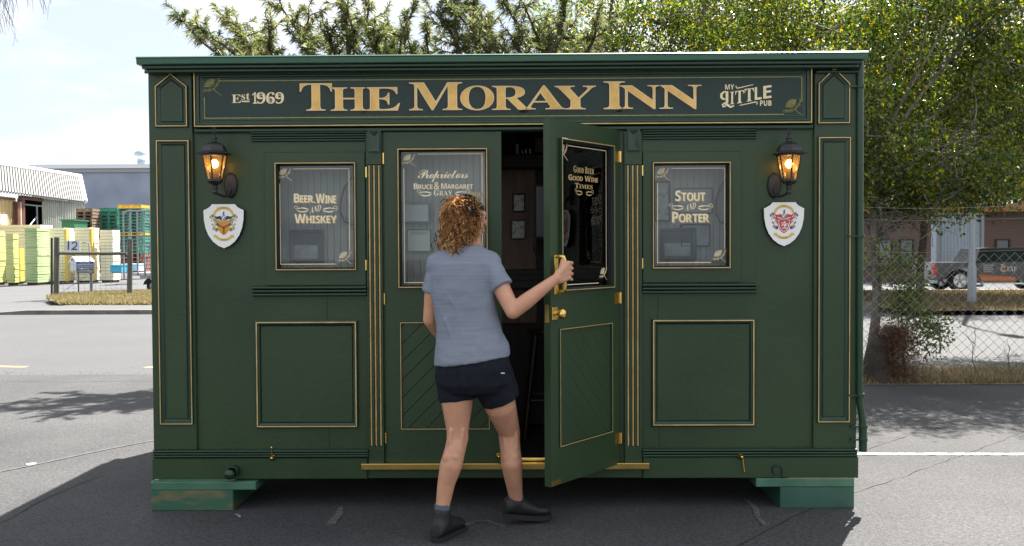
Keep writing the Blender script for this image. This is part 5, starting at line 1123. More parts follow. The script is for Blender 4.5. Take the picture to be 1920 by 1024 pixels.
b = MB(); b.box(L0 + .0, Yu + .05, PZ(530), L0 + .12, Yu + .5, PZ(524)); b.build('rear_bumper', mat('pale_bumper', (.5, .53, .56), .4), ut)
def wheel(cx, cy, parent):
    b = MB(); b.lathe([(.02, .14), (wr - .05, .14), (wr, .09), (wr, -.09), (wr - .05, -.13), (.24, -.13), (.23, -.06), (.02, -.05)], (cx, cy, zax), 24, axis='y'); tw = b.build('tyre', TYRE, parent)
    b = MB(); b.lathe([(.245, -.06), (.25, -.115), (.225, -.12), (.215, -.07)], (cx, cy, zax), 24, axis='y')
    for k in range(5):
        for s_ in (-.16, .16):
            a_ = rad(90 + 72 * k); b.tube([(cx + .05 * math.cos(a_), cy - .09, zax + .05 * math.sin(a_)), (cx + .22 * math.cos(a_ + s_), cy - .105, zax + .22 * math.sin(a_ + s_))], .016, 5)
    b.lathe([(.001, -.11), (.05, -.10), (.055, -.07)], (cx, cy, zax), 12, axis='y'); b.build('rim', ALLOY, tw)
for cx in (wx1, wx2):
    for cy in (Yu + .14, Yu + Wd - .14): wheel(cx, cy, ut)
b = MB(); OR = mat('orange_vinyl', (.50, .13, .02), .4); WH = mat('white_vinyl', (.6, .6, .58), .5)
r4 = PR(1834, 514, 1905, 527, Yu); b.add([(r4[0] + .12, Yu - .003, r4[1]), (r4[2], Yu - .003, r4[1] - .02), (r4[2], Yu - .003, r4[3] - .1), (r4[0], Yu - .003, r4[3])], [(0, 1, 2, 3)], 0)
put_text(b, glyphs(sansb('GREENSTORM CATALOGUE')), *PR(1840, 519.5, 1902, 524.5, Yu), Yu - .0045, 2)
for i, t_ in enumerate(('EXCAVATION', 'EARTHMOVING', 'DRAINAGE', 'SITEWORKS')): put_text(b, glyphs(sansb(t_)), *PR(1844, 496 + 3.9 * i, 1863 - i % 2 * 2, 498.6 + 3.9 * i, Yu), Yu - .0045, 1)
p_ = UD(1881.5, 504, Du); strip(b, ell(p_.x, p_.z, .09, .09, 40, 320, 12), .03, Yu - .0045, 1); strip(b, ell(p_.x, p_.z, .035, .035, n=8), .07, Yu - .004, 0)
put_text(b, glyphs(bold('EXP')), *PR(1888, 500, 1906, 508.5, Yu), Yu - .0045, 1)
b.build('door_lettering', [OR, WH, mat('pale_orange_vinyl', (.7, .3, .12), .5)], ut)
b = MB(); b.bbox(PXX(1876), Yu - .025, PZ(496.5), PXX(1881), Yu - .001, PZ(495), .004); b.build('door_handle', ALLOY, ut)

# ================================================================ chain link fence
FX0, FX1 = 3.05, 12.0; FH = U(1760, 467, YF).z
fe = empty('chain_link_fence', ((FX0 + FX1) / 2, YF, 0), 'sagging galvanised chain link fence on the right with plain wires above', 'fence')
WIRE = mat('galvanised_wire', (.36, .37, .38), .4, metal=.5, col2=(.22, .22, .22), nscale=3)
V = []; Fq = []
def prism(a, b_, r):
    d = (b_ - a).normalized(); n1_ = d.cross(Vector((0, 1, 0))).normalized() * r; k = len(V); n2 = Vector((0, r, 0))
    for p_ in (a, b_): V.extend([p_ + n1_, p_ + n2, p_ - n1_, p_ - n2])
    for i in range(4): j = (i + 1) % 4; Fq.append((k + i, k + j, k + 4 + j, k + 4 + i))
def warp(x, z):
    n_ = mnoise.noise_vector(Vector((x * .55, z * .9, 1.7))); amp = .07 * min(1, z / .5 + .3)
    sag = .05 * math.exp(-((x - 5.0) / 1.2) ** 2)
    return Vector((x + n_.x * amp, YF + n_.y * amp * .9, max(.012, z + n_.z * amp * .6 - sag * z)))
P_ = .118; nr = int(FH / (P_ / 2))
for i in range(int((FX1 - FX0) / P_)):
    for k in range(nr):
        x = FX0 + i * P_; z0_, z1_ = k * FH / nr, (k + 1) * FH / nr; o_ = k % 2
        xa, xb = x + (P_ / 2 if o_ else 0), x + (0 if o_ else P_ / 2)
        prism(warp(xa, z0_), warp(xb, z1_), .0019)
        xa, xb = x + (P_ / 2 if o_ else P_), x + (P_ if o_ else P_ / 2)
        prism(warp(xa, z0_), warp(xb, z1_), .0019)
npmesh('chain_link_mesh', [tuple(v_) for v_ in V], Fq, WIRE, fe)['kind'] = 'stuff'
for z in (FH - .03, FH + U(1760, 412, YF).z - U(1760, 467, YF).z, FH + U(1760, 389, YF).z - U(1760, 467, YF).z):
    b = MB(); b.tube([(FX0 + (FX1 - FX0) * i / 20, YF + .01, z + .012 * math.sin(i * 1.3)) for i in range(21)], .0017, 5); b.build('wire', WIRE, fe)
for X in (FX0, 9.4, FX1): b = MB(); b.tube([(X, YF + .05, 0), (X, YF + .05, FH + .5)], .03, 10); b.build('post', GALV, fe)
# ================================================================ trees
BARKG = mat('pale_grey_bark', (.19, .17, .145), .9, col2=(.09, .078, .066), nscale=5, stretch=(3, 3, .8), bump=.6, bscale=25)
BARKD = mat('brown_bark', (.085, .062, .045), .9, col2=(.05, .038, .03), nscale=5, stretch=(3, 3, .8), bump=.6, bscale=25)
LBROAD = leafmat('broad_leaf', [(.016, .038, .011), (.034, .068, .014), (.066, .108, .018), (.135, .18, .026), (.28, .25, .035), (.040, .074, .016), (.09, .13, .022), (.022, .050, .013), (.050, .085, .018)], .52, .26)
LNEED = leafmat('needle_leaf', [(.045, .070, .034), (.070, .100, .045), (.100, .130, .050), (.15, .165, .055), (.20, .17, .05)], .45, .5)
LFAR = leafmat('far_leaf', [(.020, .034, .011), (.034, .052, .014), (.052, .068, .016)], .35, .5)
def perp(rs, v):
    a = rs.randn(*v.shape); a -= (a * v).sum(-1, keepdims=True) * v / (v * v).sum(-1, keepdims=True); return a / np.linalg.norm(a, axis=-1, keepdims=True)
def leaves_at(P, Dr, L, Wd, rs):
    """folded pointed leaf of two triangles pairs: P base, Dr direction (unit), L length, Wd half width"""
    s_ = perp(rs, Dr); n_ = np.cross(Dr, s_); L = L[:, None]; Wd = Wd[:, None]
    a = P; b_ = P + Dr * L * .45 + s_ * Wd + n_ * Wd * .25; c = P + Dr * L; d = P + Dr * L * .45 - s_ * Wd + n_ * Wd * .25
    return np.stack([a, b_, c, d], 1).reshape(-1, 3)
def branchy(b, base, tgt, r0, rs, wob=.12, n=9, r1=None, sag=0.0):
    base, tgt = Vector(base), Vector(tgt); L = (tgt - base).length; ph = rs.rand(2) * 6.28; pts = []
    for i in range(n):
        t = i / (n - 1); p = base.lerp(tgt, t); w_ = wob * L * math.sin(math.pi * t) * .35
        pts.append(p + Vector((math.sin(t * 4.1 + ph[0]) * w_, math.cos(t * 3.7 + ph[1]) * w_, L * sag * math.sin(math.pi * t))))
    r1 = r0 * .25 if r1 is None else r1
    b.tube(pts, [r0 + (r1 - r0) * (i / (n - 1)) ** .8 for i in range(n)], 8 if r0 > .05 else 5 if r0 > .02 else 4)
    return pts
def broad_tree(base, height, ells, nclump, nleaf, seed, label, r0=.16, forks=None, leaf=.055, lm=None, bark=None, name='broadleaf_tree', hole=.0, cl=.26, group=None, twigs=True, lean=(0, 0)):
    rs = np.random.RandomState(seed); e = empty(name, base, label, 'tree', group); bx, by, bz = base; B = MB()
    fork = Vector((bx + lean[0], by + lean[1], bz + height)); tr = branchy(B, base, fork, r0, rs, .06, 8, r0 * .72); limbs = []
    vol = np.array([q[3] * q[4] * q[5] for q in ells]); vol = vol ** .85; vol /= vol.sum(); C = []
    for q, f in zip(ells, vol):
        m = int(nclump * f); d = rs.randn(m, 3); d /= np.linalg.norm(d, axis=1)[:, None]; rr = (rs.rand(m) ** .42)[:, None]
        C.append(np.array(q[:3]) + d * rr * np.array(q[3:6]))
    C = np.concatenate(C)
    if hole: keep = np.array([mnoise.noise(Vector(c) * .9 + Vector((seed, 0, 0))) > hole - .5 for c in C]); C = C[keep]
    for i, q in enumerate(ells):                           # main limbs into every lobe
        for k in range(3 if q[3] > 1 else 2):
            t = Vector(q[:3]) + Vector(rs.randn(3)) * .4 * min(q[3:6]); src = tr[-1 - (k % 3)]
            limbs.append(branchy(B, src, t, r0 * (.5 if k == 0 else .32), rs, .22, 9))
            for j in range(3): p0 = limbs[-1][4 + j]; t2 = Vector(q[:3]) + Vector(rs.randn(3) * np.array(q[3:6]) * .65); limbs.append(branchy(B, p0, t2, r0 * .15, rs, .25, 8))
    B.build('trunk', bark or BARKG, e)
    LP = np.array([tuple(p) for l in limbs for p in l[3:]])
    if twigs:
        T = MB()
        for c in C[:: max(1, len(C) // 420)]:
            j = ((LP - c) ** 2).sum(1).argmin(); branchy(T, LP[j], c, .011, rs, .3, 5, .003)
        T.build('twigs', bark or BARKG, e)['kind'] = 'stuff'
    n = len(C) * nleaf; cc = np.repeat(C, nleaf, 0); off = rs.randn(n, 3) * cl * .55; off[:, 2] *= .8; P = cc + off
    Dr = off / (np.linalg.norm(off, axis=1)[:, None] + 1e-6) * .6 + rs.randn(n, 3) * .5 + np.array([0, 0, -.45]); Dr /= np.linalg.norm(Dr, axis=1)[:, None]
    V = leaves_at(P, Dr, leaf * (.55 + .95 * rs.rand(n)), leaf * .30 * (.7 + .6 * rs.rand(n)), rs)
    o = npmesh('crown', V, np.arange(4 * n).reshape(-1, 4), lm or LBROAD, e); o['kind'] = 'stuff'
    return e
tx, ty = U(1630, 560, YF + .55).x, YF + .55
broad_tree((tx, ty, 0), 2.3, [(tx + .5, ty + .9, 4.3, 1.6, 1.5, 1.9), (tx + 1.9, ty + 1.3, 3.6, 1.5, 1.2, 1.4), (tx - .9, ty + 1.4, 4.9, 1.7, 1.5, 1.3), (tx + .2, ty + .7, 2.7, 1.0, .8, .75), (tx + .7, ty + .2, 2.35, 1.3, .7, .65), (tx + .45, ty - .05, 1.95, .65, .4, .5), (tx + .35, ty + .2, 1.75, .6, .4, .5), (tx + 1.0, ty + .3, 2.1, .8, .5, .4), (tx - .1, ty - .25, 2.9, .8, .5, .8), (tx + 1.3, ty + .1, 2.35, .7, .5, .38), (tx + .25, ty - .2, 1.55, .35, .25, .35), (tx + 2.2, ty + 1.2, 5.3, 1.7, 1.4, 1.5), (tx + 2.3, ty + 1.6, 2.75, 1.1, .8, .5)], 2300, 52, 21,
           'pale trunked leafy tree growing through the fence beside the right corner of the pub', .068, lean=(.12, .1), hole=.38, cl=.19)
broad_tree((8.8, 8.6, 0), 2.3, [(8.0, 8.6, 4.6, 2.3, 1.8, 2.1), (6.6, 9.0, 3.5, 1.5, 1.2, 1.1), (9.2, 8.3, 3.0, 1.6, 1.4, 1.1), (7.6, 8.7, 2.7, 1.5, 1.0, .65), (7.0, 8.8, 6.0, 2.0, 1.6, 1.4)], 1350, 50, 33, 'leafy tree leaning into the right edge of the view above the parked truck', .13, lean=(-.6, 0), hole=.36, cl=.20)
broad_tree((1.9, 9.3, 0), 2.6, [(1.6, 9.0, 4.9, 1.5, 1.3, 1.25), (3.4, 9.2, 4.9, 1.5, 1.3, 1.4), (.9, 9.0, 4.2, .9, .9, .7), (2.9, 9.4, 4.0, 1.4, 1.2, .9)], 1050, 44, 45, 'leafy tree rising above the right half of the pub roof', .12, hole=.3, cl=.20)
for i, (x, y, h, w_, lab) in enumerate(((8.6, 22.0, 8.2, 3.8, 'dark bushy tree across the road behind the pale trunk'), (11.6, 22.2, 8.6, 4.1, 'dark spreading tree across the road left of the white container'), (16.9, 22.0, 8.6, 4.3, 'dark tree across the road standing in front of the truck bonnet'), (25, 24, 7.5, 3.8, 'broad dark tree across the road beyond the right edge'), (11.0, 26.4, 9.0, 3.6, 'tall dark tree on the far edge of the verge behind the front trees'), (14.5, 40, 9.5, 4.5, 'tall dark tree behind the brick building, left'), (24, 41, 10, 5.0, 'tall dark tree behind the brick building, right'))):
    lobes = [(x, y, h * .68, w_, w_ * .95, h * .30), (x + 1.6, y - .5, h * .50, w_ * .8, w_ * .95, h * .13), (x - 1.5, y, h * .46, w_ * .8, w_ * .95, h * .12)]
    broad_tree((x, y, .1), h * .42, lobes, 900, 38, 60 + i, lab, .13, leaf=.13, lm=LFAR, bark=BARKD, cl=.55, group='trees across the road', name='roadside_tree', twigs=False, hole=.0)
# trees with long narrow drooping leaves behind the pub
def needle_tree(base, tips, seed, label, r0=.11, fork=2.4, dens=1.0):
    rs = np.random.RandomState(seed); e = empty('narrow_leaf_tree', base, label, 'tree', 'feathery trees behind the pub'); B = MB(); P = []; D_ = []
    f = Vector((base[0], base[1], fork)); tr = branchy(B, base, f, r0, rs, .05, 6, r0 * .8)
    for (tx_, ty_, tz_) in tips:
        l = branchy(B, tr[-1 - rs.randint(2)], (tx_, ty_, tz_), r0 * .42, rs, .28, 12, .012, sag=.10)
        for j in range(3, 12):
            for k in range(2 if j < 8 else 3):
                t = l[j]; L = .13 + .20 * rs.rand(); d = Vector(rs.randn(3)); d.z = abs(d.z) * .9 + .25; d.normalize()
                if j == 11 and k == 0: d = (l[11] - l[9]).normalized(); L = .30
                tw = branchy(B, t, t + d * L, .010, rs, .3, 7, .0035)
                m = int((22 + 12 * rs.rand()) * dens)
                for q in range(m):
                    s_ = q / m; i0 = min(5, int(s_ * 6)); p = tw[i0].lerp(tw[i0 + 1], s_ * 6 - i0); ax = (tw[i0 + 1] - tw[i0]).normalized()
                    v = Vector(rs.randn(3)); v -= ax * v.dot(ax); v.normalize(); P.append(tuple(p)); D_.append(tuple((v * (.85 - .4 * s_) + ax * (.35 + .7 * s_) + Vector((0, 0, .05))).normalized()))
    B.build('trunk', BARKD, e)
    P = np.array(P); D_ = np.array(D_); P = np.repeat(P, 3, 0); D_ = np.repeat(D_, 3, 0) + rs.randn(len(P), 3) * .35; D_ /= np.linalg.norm(D_, axis=1)[:, None]; n = len(P)
    L = (.085 + .055 * rs.rand(n))[:, None]; w_ = (.0046 + .0022 * rs.rand(n))[:, None]; s_ = perp(rs, D_); g = np.array([[0, 0, -1.0]])
    a = P; m1 = P + D_ * L * .5 + g * L * .06; m2 = P + D_ * L * .95 + g * L * .34
    V = np.stack([a - s_ * w_ * .4, a + s_ * w_ * .4, m1 + s_ * w_, m1 - s_ * w_, m2 + s_ * w_ * .15, m2 - s_ * w_ * .15], 1).reshape(-1, 3)
    k = 6 * np.arange(n)[:, None]; F1 = np.concatenate([k + 0, k + 1, k + 2, k + 3], 1); F2 = np.concatenate([k + 3, k + 2, k + 4, k + 5], 1)
    o = npmesh('crown', V, np.concatenate([F1, F2]), LNEED, e); o['kind'] = 'stuff'; return e
def tip(px, py, Y): p = U(px, py, Y); return (p.x, p.y, p.z)
needle_tree((-2.6, 6.6, 0), [tip(345, 42, 6.4), tip(425, 34, 6.5), tip(395, 70, 6.1), tip(455, 70, 6.8), tip(532, 20, 6.2), tip(580, 30, 6.6), tip(500, 85, 6.9), tip(615, 60, 6.7), tip(470, 95, 7.3), tip(560, 75, 6.2), tip(505, 60, 5.9)], 3,
            'feathery tree at the left, one branch reaching out above the left lantern', dens=1.0)
needle_tree((-1.5, 7.0, 0), [tip(640, -8, 6.8), tip(652, 30, 6.6), tip(690, 20, 6.4), tip(725, 50, 7.0), tip(775, 20, 6.6), tip(610, 90, 7.3), tip(660, 70, 6.9), tip(740, 85, 7.4), tip(800, 60, 6.8), tip(700, 60, 6.2), tip(765, 75, 6.3)], 8,
            'feathery tree whose top shows above the first word of the sign')
needle_tree((.15, 6.8, 0), [tip(840, -25, 6.6), tip(880, -30, 7.0), tip(930, -20, 6.4), tip(900, 40, 7.2), tip(860, 30, 6.4), tip(985, 15, 6.5), tip(1060, 10, 6.6), tip(1070, 50, 6.9), tip(1120, 35, 6.6), tip(1010, 60, 7.2), tip(850, 80, 7.0), tip(1100, 80, 7.2), tip(960, 75, 6.4), tip(1045, 85, 6.4), tip(900, 80, 6.2), tip(820, 30, 6.5)], 14,
            'feathery tree with a thick forked limb above the middle of the roof', r0=.15)
# bare drooping twigs hanging into the top left corner, from a tree standing left of the view
rs = np.random.RandomState(5); e = empty('weeping_tree', (-7.6, 3.2, 0), 'weeping tree whose thin bare twigs hang into the top left corner', 'tree'); B = MB()
tr = branchy(B, (-7.6, 3.2, 0), (-7.4, 3.2, 4.4), .12, rs, .05, 7, .08); lm_ = branchy(B, tr[-1], (-3.9, 3.0, 4.75), .05, rs, .12, 12, .012, sag=.1); B.build('trunk', BARKD, e)
B = MB()
for px, py, n_ in ((2, 62, 9), (14, 45, 6), (8, 55, 6), (20, 30, 5), (60, 8, 4), (84, 26, 5), (88, 18, 4), (33, 68, 3)):
    for k in range(n_):
        t = U(px + rs.randn() * 6, py + rs.randn() * 9, 3.1 + rs.randn() * .1); s_ = lm_[min(11, 7 + rs.randint(4))] + Vector((rs.randn() * .15, 0, 0)); branchy(B, (t.x - .10 + rs.randn() * .05, t.y, t.z + .55 + .1 * rs.rand()), t, .0035, rs, .25, 6, .0012)
B.build('hanging_twigs', BARKD, e)['kind'] = 'stuff'
# shrub and dead brush at the foot of the fence tree
SHR = leafmat('shrub_leaf', [(.05, .09, .02), (.09, .14, .03), (.13, .17, .04), (.04, .06, .018)], .45, .4)
sx, sy = tx + .30, YF + .25
broad_tree((sx, sy, 0), .35, [(sx + .05, sy, .95, .26, .2, .52), (sx + .22, sy - .05, .55, .28, .18, .35), (sx - .02, sy, 1.35, .18, .15, .22)], 130, 20, 71, 'small bright leaved shrub in front of the pale trunk by the fence', .02, leaf=.042, lm=SHR, bark=BARKD, cl=.14, name='shrub')
rs = np.random.RandomState(31); n = 6000; hh_ = rs.rand(n) ** .8; B0 = np.c_[tx + .07 + rs.randn(n) * .15 * (1.15 - .6 * hh_), YF - .02 + rs.randn(n) * .12, hh_ * .62]; d = rs.randn(n, 3) * .6 + [0, 0, .7]; d /= np.linalg.norm(d, axis=1)[:, None]
s_ = perp(rs, d); L = (.05 + .13 * rs.rand(n))[:, None]; V = np.stack([B0 - s_ * .0022, B0 + s_ * .0022, B0 + d * L], 1).reshape(-1, 3)
o = npmesh('dead_brush', V, np.arange(3 * n).reshape(-1, 3), leafmat('russet_twig', [(.07, .032, .016), (.13, .062, .03), (.04, .02, .012)], .1, .8), k=3); tag(o, 'tangle of dead russet brush heaped at the foot of the pale trunk', 'brush', kind='stuff')
STUMP = mat('old_stump_bark', (.03, .024, .02), .95, col2=(.07, .06, .05), nscale=4, bump=.8, bscale=14)
b = MB(); q = (tx - .08, YF + .02); rr = []
for z, r_ in ((0, .19), (.12, .17), (.3, .16), (.42, .14), (.52, .09), (.55, .02)): rr.append([(q[0] + r_ * (1 + .16 * math.sin(3 * a_ + z * 5) + .08 * math.sin(7 * a_)) * math.cos(a_), q[1] + r_ * (1 + .16 * math.sin(3 * a_ + z * 5)) * math.sin(a_), z) for a_ in [k * 2 * math.pi / 16 for k in range(16)]])
b.loft(rr); tag(b.build('tree_stump', STUMP), 'dark rough old stump at the foot of the pale trunk by the fence', 'stump')
# dry weeds along the fence foot
for i, (px, h, lab) in enumerate(((1838, .62, 'tall dry forked weed standing against the fence left of the curled one'), (1893, .42, 'dry curled weed against the fence near the right edge'), (1713, .12, 'short dead stub of a weed at the foot of the fence beside the shrub'))):
    rs = np.random.RandomState(80 + i); p = U(px, 700, YF - .05); e = empty('dry_weed', (p.x, YF - .05, 0), lab, 'weed'); B = MB()
    main = branchy(B, (p.x, YF - .05, 0), (p.x - .08 * (i == 0), YF - .06, h), .005, rs, .2, 8, .002)
    B.build('stem', mat('dry_stem', (.10, .065, .04), .9), e)
    B = MB()
    for k in range(9 if h > .2 else 4): s0 = main[2 + k % 5]; branchy(B, s0, s0 + Vector((rs.uniform(-.12, .12), rs.uniform(-.04, .04), rs.uniform(.08, .30))) * (h / .5), .003, rs, .4, 6, .001)
    B.build('side_stems', MATS['dry_stem'], e)['kind'] = 'stuff'
# ================================================================ the person at the door
SKIN = mat('skin', (.56, .295, .185), .52, col2=(.52, .26, .16), nscale=14, ndetail=10, contrast=(.40, .62), bump=.2, bscale=140)
SKIN.node_tree.nodes['Principled BSDF'].inputs['Subsurface Weight'].default_value = .12; SKIN.node_tree.nodes['Principled BSDF'].inputs['Subsurface Scale'].default_value = .02
SKIN.node_tree.nodes['Principled BSDF'].inputs['Subsurface Radius'].default_value = (1, .4, .25)
def knit(name, c1, c2):
    m = bpy.data.materials.new(name); m.use_nodes = True; t = m.node_tree; b = t.nodes['Principled BSDF']; b.inputs['Roughness'].default_value = .85; b.inputs['Specular IOR Level'].default_value = .15
    tcn = N('ShaderNodeTexCoord', t); mp_ = N('ShaderNodeMapping', t); mp_.inputs['Scale'].default_value = (5, 5, 260); t.links.new(tcn.outputs['Object'], mp_.inputs[0])
    n = N('ShaderNodeTexNoise', t); n.inputs['Scale'].default_value = 1; n.inputs['Detail'].default_value = 3; t.links.new(mp_.outputs[0], n.inputs['Vector'])
    r = N('ShaderNodeValToRGB', t); r.color_ramp.elements[0].position = .38; r.color_ramp.elements[1].position = .62; r.color_ramp.elements[0].color = (*c1, 1); r.color_ramp.elements[1].color = (*c2, 1)
    t.links.new(n.outputs['Fac'], r.inputs[0]); t.links.new(r.outputs[0], b.inputs['Base Color'])
    bp = N('ShaderNodeBump', t); bp.inputs['Strength'].default_value = .25; bp.inputs['Distance'].default_value = .004; t.links.new(n.outputs['Fac'], bp.inputs['Height']); t.links.new(bp.outputs[0], b.inputs['Normal'])
    MATS[name] = m; return m
TEE = knit('blue_grey_marl_jersey', (.19, .215, .265), (.222, .25, .305)); SHORT = mat('navy_black_cotton', (.008, .010, .016), .9, col2=(.012, .014, .022), nscale=30, bump=.2, bscale=200, spec=.2)
BOOT = mat('black_boot_leather', (.008, .008, .008), .6, col2=(.015, .015, .015), nscale=30, bump=.3, bscale=60); SOCK = mat('grey_wool_sock', (.10, .12, .15), .95, bump=.4, bscale=200); SOLE = mat('boot_rubber_sole', (.010, .010, .010), .8)
HAIRM = leafmat('curly_hair', [(.09, .042, .016), (.22, .11, .040), (.36, .20, .075), (.55, .35, .15), (.78, .56, .30)], .3, .65); CAPM = mat('dark_brown_cap_cloth', (.022, .013, .010), .9, bump=.2, bscale=120)
YB = -.62
def Q(px, py, dy=0.0): return U(px, py, YB + dy)
def orient(d):
    z = d.normalized(); x = z.cross(Vector((0, 1, 0))); x = x.normalized() if x.length > 1e-4 else Vector((1, 0, 0)); return x, z.cross(x).normalized(), z
def capsule(b, p0, p1, r0, r1, seg=20, mi=0):
    p0, p1 = Vector(p0), Vector(p1); x, y, z = orient(p1 - p0); rings = []
    for k in range(6): a = math.pi / 2 * k / 5; rings.append((p0 - z * r0 * math.cos(a), max(1e-3, r0 * math.sin(a))))
    for k in range(6): a = math.pi / 2 * (1 - k / 5); rings.append((p1 + z * r1 * math.cos(a), max(1e-3, r1 * math.sin(a))))
    b.loft([[c + (x * math.cos(t) + y * math.sin(t)) * r for t in [2 * math.pi * i / seg for i in range(seg)]] for c, r in rings])
def chain(b, pts, rs_):
    for i in range(len(pts) - 1): capsule(b, pts[i], pts[i + 1], rs_[i], rs_[i + 1])
def rings_loft(b, rs_, seg=28, yaw=0.0, tilt=None):
    """rs_: (centre, half width, half depth[, slant]) horizontal ellipses"""
    out = []
    for q in rs_:
        c, a, d = q[:3]; sl = q[3] if len(q) > 3 else 0
        out.append([Vector((c.x + a * math.cos(t) * math.cos(yaw) - d * math.sin(t) * math.sin(yaw), c.y + a * math.cos(t) * math.sin(yaw) + d * math.sin(t) * math.cos(yaw), c.z + sl * a * math.cos(t))) for t in [2 * math.pi * i / seg for i in range(seg)]])
    b.loft(out)
def frustum(b, p0, p1, r0, r1, cut=None, seg=24, flat=1.0):
    p0, p1 = Vector(p0), Vector(p1); x, y, z = orient(p1 - p0); o_ = []
    for k in range(9):
        t = k / 8; c = p0.lerp(p1, t); r = r0 + (r1 - r0) * t; o_.append([c + x * math.cos(a) * r + y * math.sin(a) * r * flat for a in [2 * math.pi * i / seg for i in range(seg)]])
    b.loft(o_)
def remesh(b, name, m, parent, voxel, smooth=6, disp=None):
    o = b.build(name, m, parent); md = o.modifiers.new('r', 'REMESH'); md.mode = 'VOXEL'; md.voxel_size = voxel
    sm_ = o.modifiers.new('s', 'SMOOTH'); sm_.factor = .5; sm_.iterations = smooth
    if disp:
        for sc_, st in disp:
            tx_ = bpy.data.textures.new(name, 'CLOUDS'); tx_.noise_scale = sc_; tx_.noise_depth = 2; dd = o.modifiers.new('d', 'DISPLACE'); dd.texture = tx_; dd.strength = st; dd.mid_level = .5
    return bake(o)
pe = empty('person', (Q(890, 1000).x, YB + .1, 0), 'person in blue grey t-shirt and black shorts opening the door by its brass handle', 'person')
# --- joints
hipL, hipR = Q(853, 700, .03), Q(920, 700, .03)
kneeL, ankL = Q(858, 822, .02), Q(829, 955, -.02)
kneeR, ankR = Q(955, 822, .18), Q(968, 938, .26)
shR, elR = Q(918, 492, .0), Q(962, 584, -.10)
shL, elL, wrL = Q(822, 498, .02), Q(806, 600, .06), Q(850, 655, .26)
# handle on the open door in world space
DRL = Vector((D1 - .004, -.035, DZ0 + .003)); A_ = rad(52.5)
def door_pt(x, y, z): return Vector((DRL.x + x * math.cos(A_) - y * math.sin(A_), DRL.y + x * math.sin(A_) + y * math.cos(A_), DRL.z + z))
H0 = door_pt(-DW + .060, -.055, zq(516)); H1 = door_pt(-DW + .060, -.055, zq(488)); Hc = (H0 + H1) / 2; dn = Vector((math.sin(A_), -math.cos(A_), 0)); dx_ = Vector((-math.cos(A_), -math.sin(A_), 0))   # outward normal of the door face, direction to its free edge
wr = Hc + dx_ * .112 + dn * .022 + Vector((0, 0, -.04))
b = MB()
# legs
chain(b, [hipL, Q(857, 755, .02), kneeL + Vector((0, 0, .04)), kneeL], [.088, .086, .060, .060])
chain(b, [kneeL, Q(853, 845, -.005), Q(846, 872, -.015), Q(837, 905, -.01), ankL], [.058, .057, .061, .049, .037])
chain(b, [ankL, Q(829, 985, .0)], [.037, .04])
chain(b, [hipR, Q(938, 760, .07), kneeR + Vector((0, 0, .04)), kneeR], [.088, .087, .061, .060])
chain(b, [kneeR, Q(957, 845, .17), Q(959, 868, .165), Q(963, 900, .2), ankR], [.058, .058, .061, .050, .037])
chain(b, [ankR, Q(970, 962, .30)], [.037, .04])
capsule(b, Q(862, 800, .09), Q(861, 812, .09), .026, .026); capsule(b, Q(840, 858, -.040), Q(838, 900, -.025), .030, .022); capsule(b, Q(852, 856, -.042), Q(847, 892, -.030), .030, .022)
capsule(b, Q(951, 858, .140), Q(958, 895, .17), .029, .022); capsule(b, Q(964, 856, .137), Q(967, 890, .165), .029, .022)
for a_, c_ in ((Q(845, 808, -.035), Q(843, 835, -.04)), (Q(868, 806, -.03), Q(866, 832, -.035)), (Q(944, 806, .13), Q(946, 834, .13)), (Q(967, 806, .13), Q(969, 832, .13))): capsule(b, a_, c_ + (c_ - a_) * .3, .012, .008)
# trunk
rings_loft(b, [(Q(888, 712, 0), .155, .11), (Q(888, 690, .01), .170, .110), (Q(886, 665, .01), .162, .105), (Q(880, 620), .145, .10), (Q(874, 580), .148, .102), (Q(868, 530), .165, .112), (Q(868, 505), .165, .11), (Q(872, 486, .0), .14, .095), (Q(880, 470, .0), .085, .07), (Q(884, 455, .01), .052, .056)])
chain(b, [Q(884, 475, .01), Q(884, 452, .02), Q(880, 430, .02)], [.062, .055, .055])
# head, turned to the right and slightly away
hc = Q(876, 408, .0); hd = Vector((.80, .60, 0)).normalized(); hs = Vector((-hd.y, hd.x, 0))
def H(f, s_, u): return hc + hd * f + hs * s_ + Vector((0, 0, u))
def ellip(b, c, af, as_, au, seg=20):
    rr_ = []
    for k in range(13):
        ph = math.pi * k / 12; rr_.append([c + Vector((0, 0, -au * math.cos(ph))) + (hd * af * math.cos(t) + hs * as_ * math.sin(t)) * max(.02, math.sin(ph)) for t in [2 * math.pi * i / seg for i in range(seg)]])
    b.loft(rr_)
ellip(b, H(-.005, 0, .022), .098, .078, .098); ellip(b, H(.035, 0, -.045), .062, .058, .072); ellip(b, H(.058, 0, -.088), .030, .034, .028)
capsule(b, H(.098, 0, .0), H(.118, 0, -.030), .010, .015); capsule(b, H(.085, -.03, .02), H(.085, .03, .02), .018, .018)
ellip(b, H(-.005, .077, -.012), .020, .009, .034); ellip(b, H(-.005, -.077, -.012), .020, .009, .034)
capsule(b, H(.090, -.016, -.062), H(.090, .016, -.062), .011, .011); capsule(b, H(.090, -.014, -.074), H(.090, .014, -.074), .010, .010)
# arms
chain(b, [shR, Q(935, 530, -.03), elR], [.058, .050, .041]); chain(b, [elR, elR.lerp(wr, .3), elR.lerp(wr, .7), wr], [.041, .043, .034, .026])
chain(b, [shL, Q(812, 545, .03), elL], [.052, .046, .038]); chain(b, [elL, elL.lerp(wrL, .3), wrL], [.038, .040, .026])
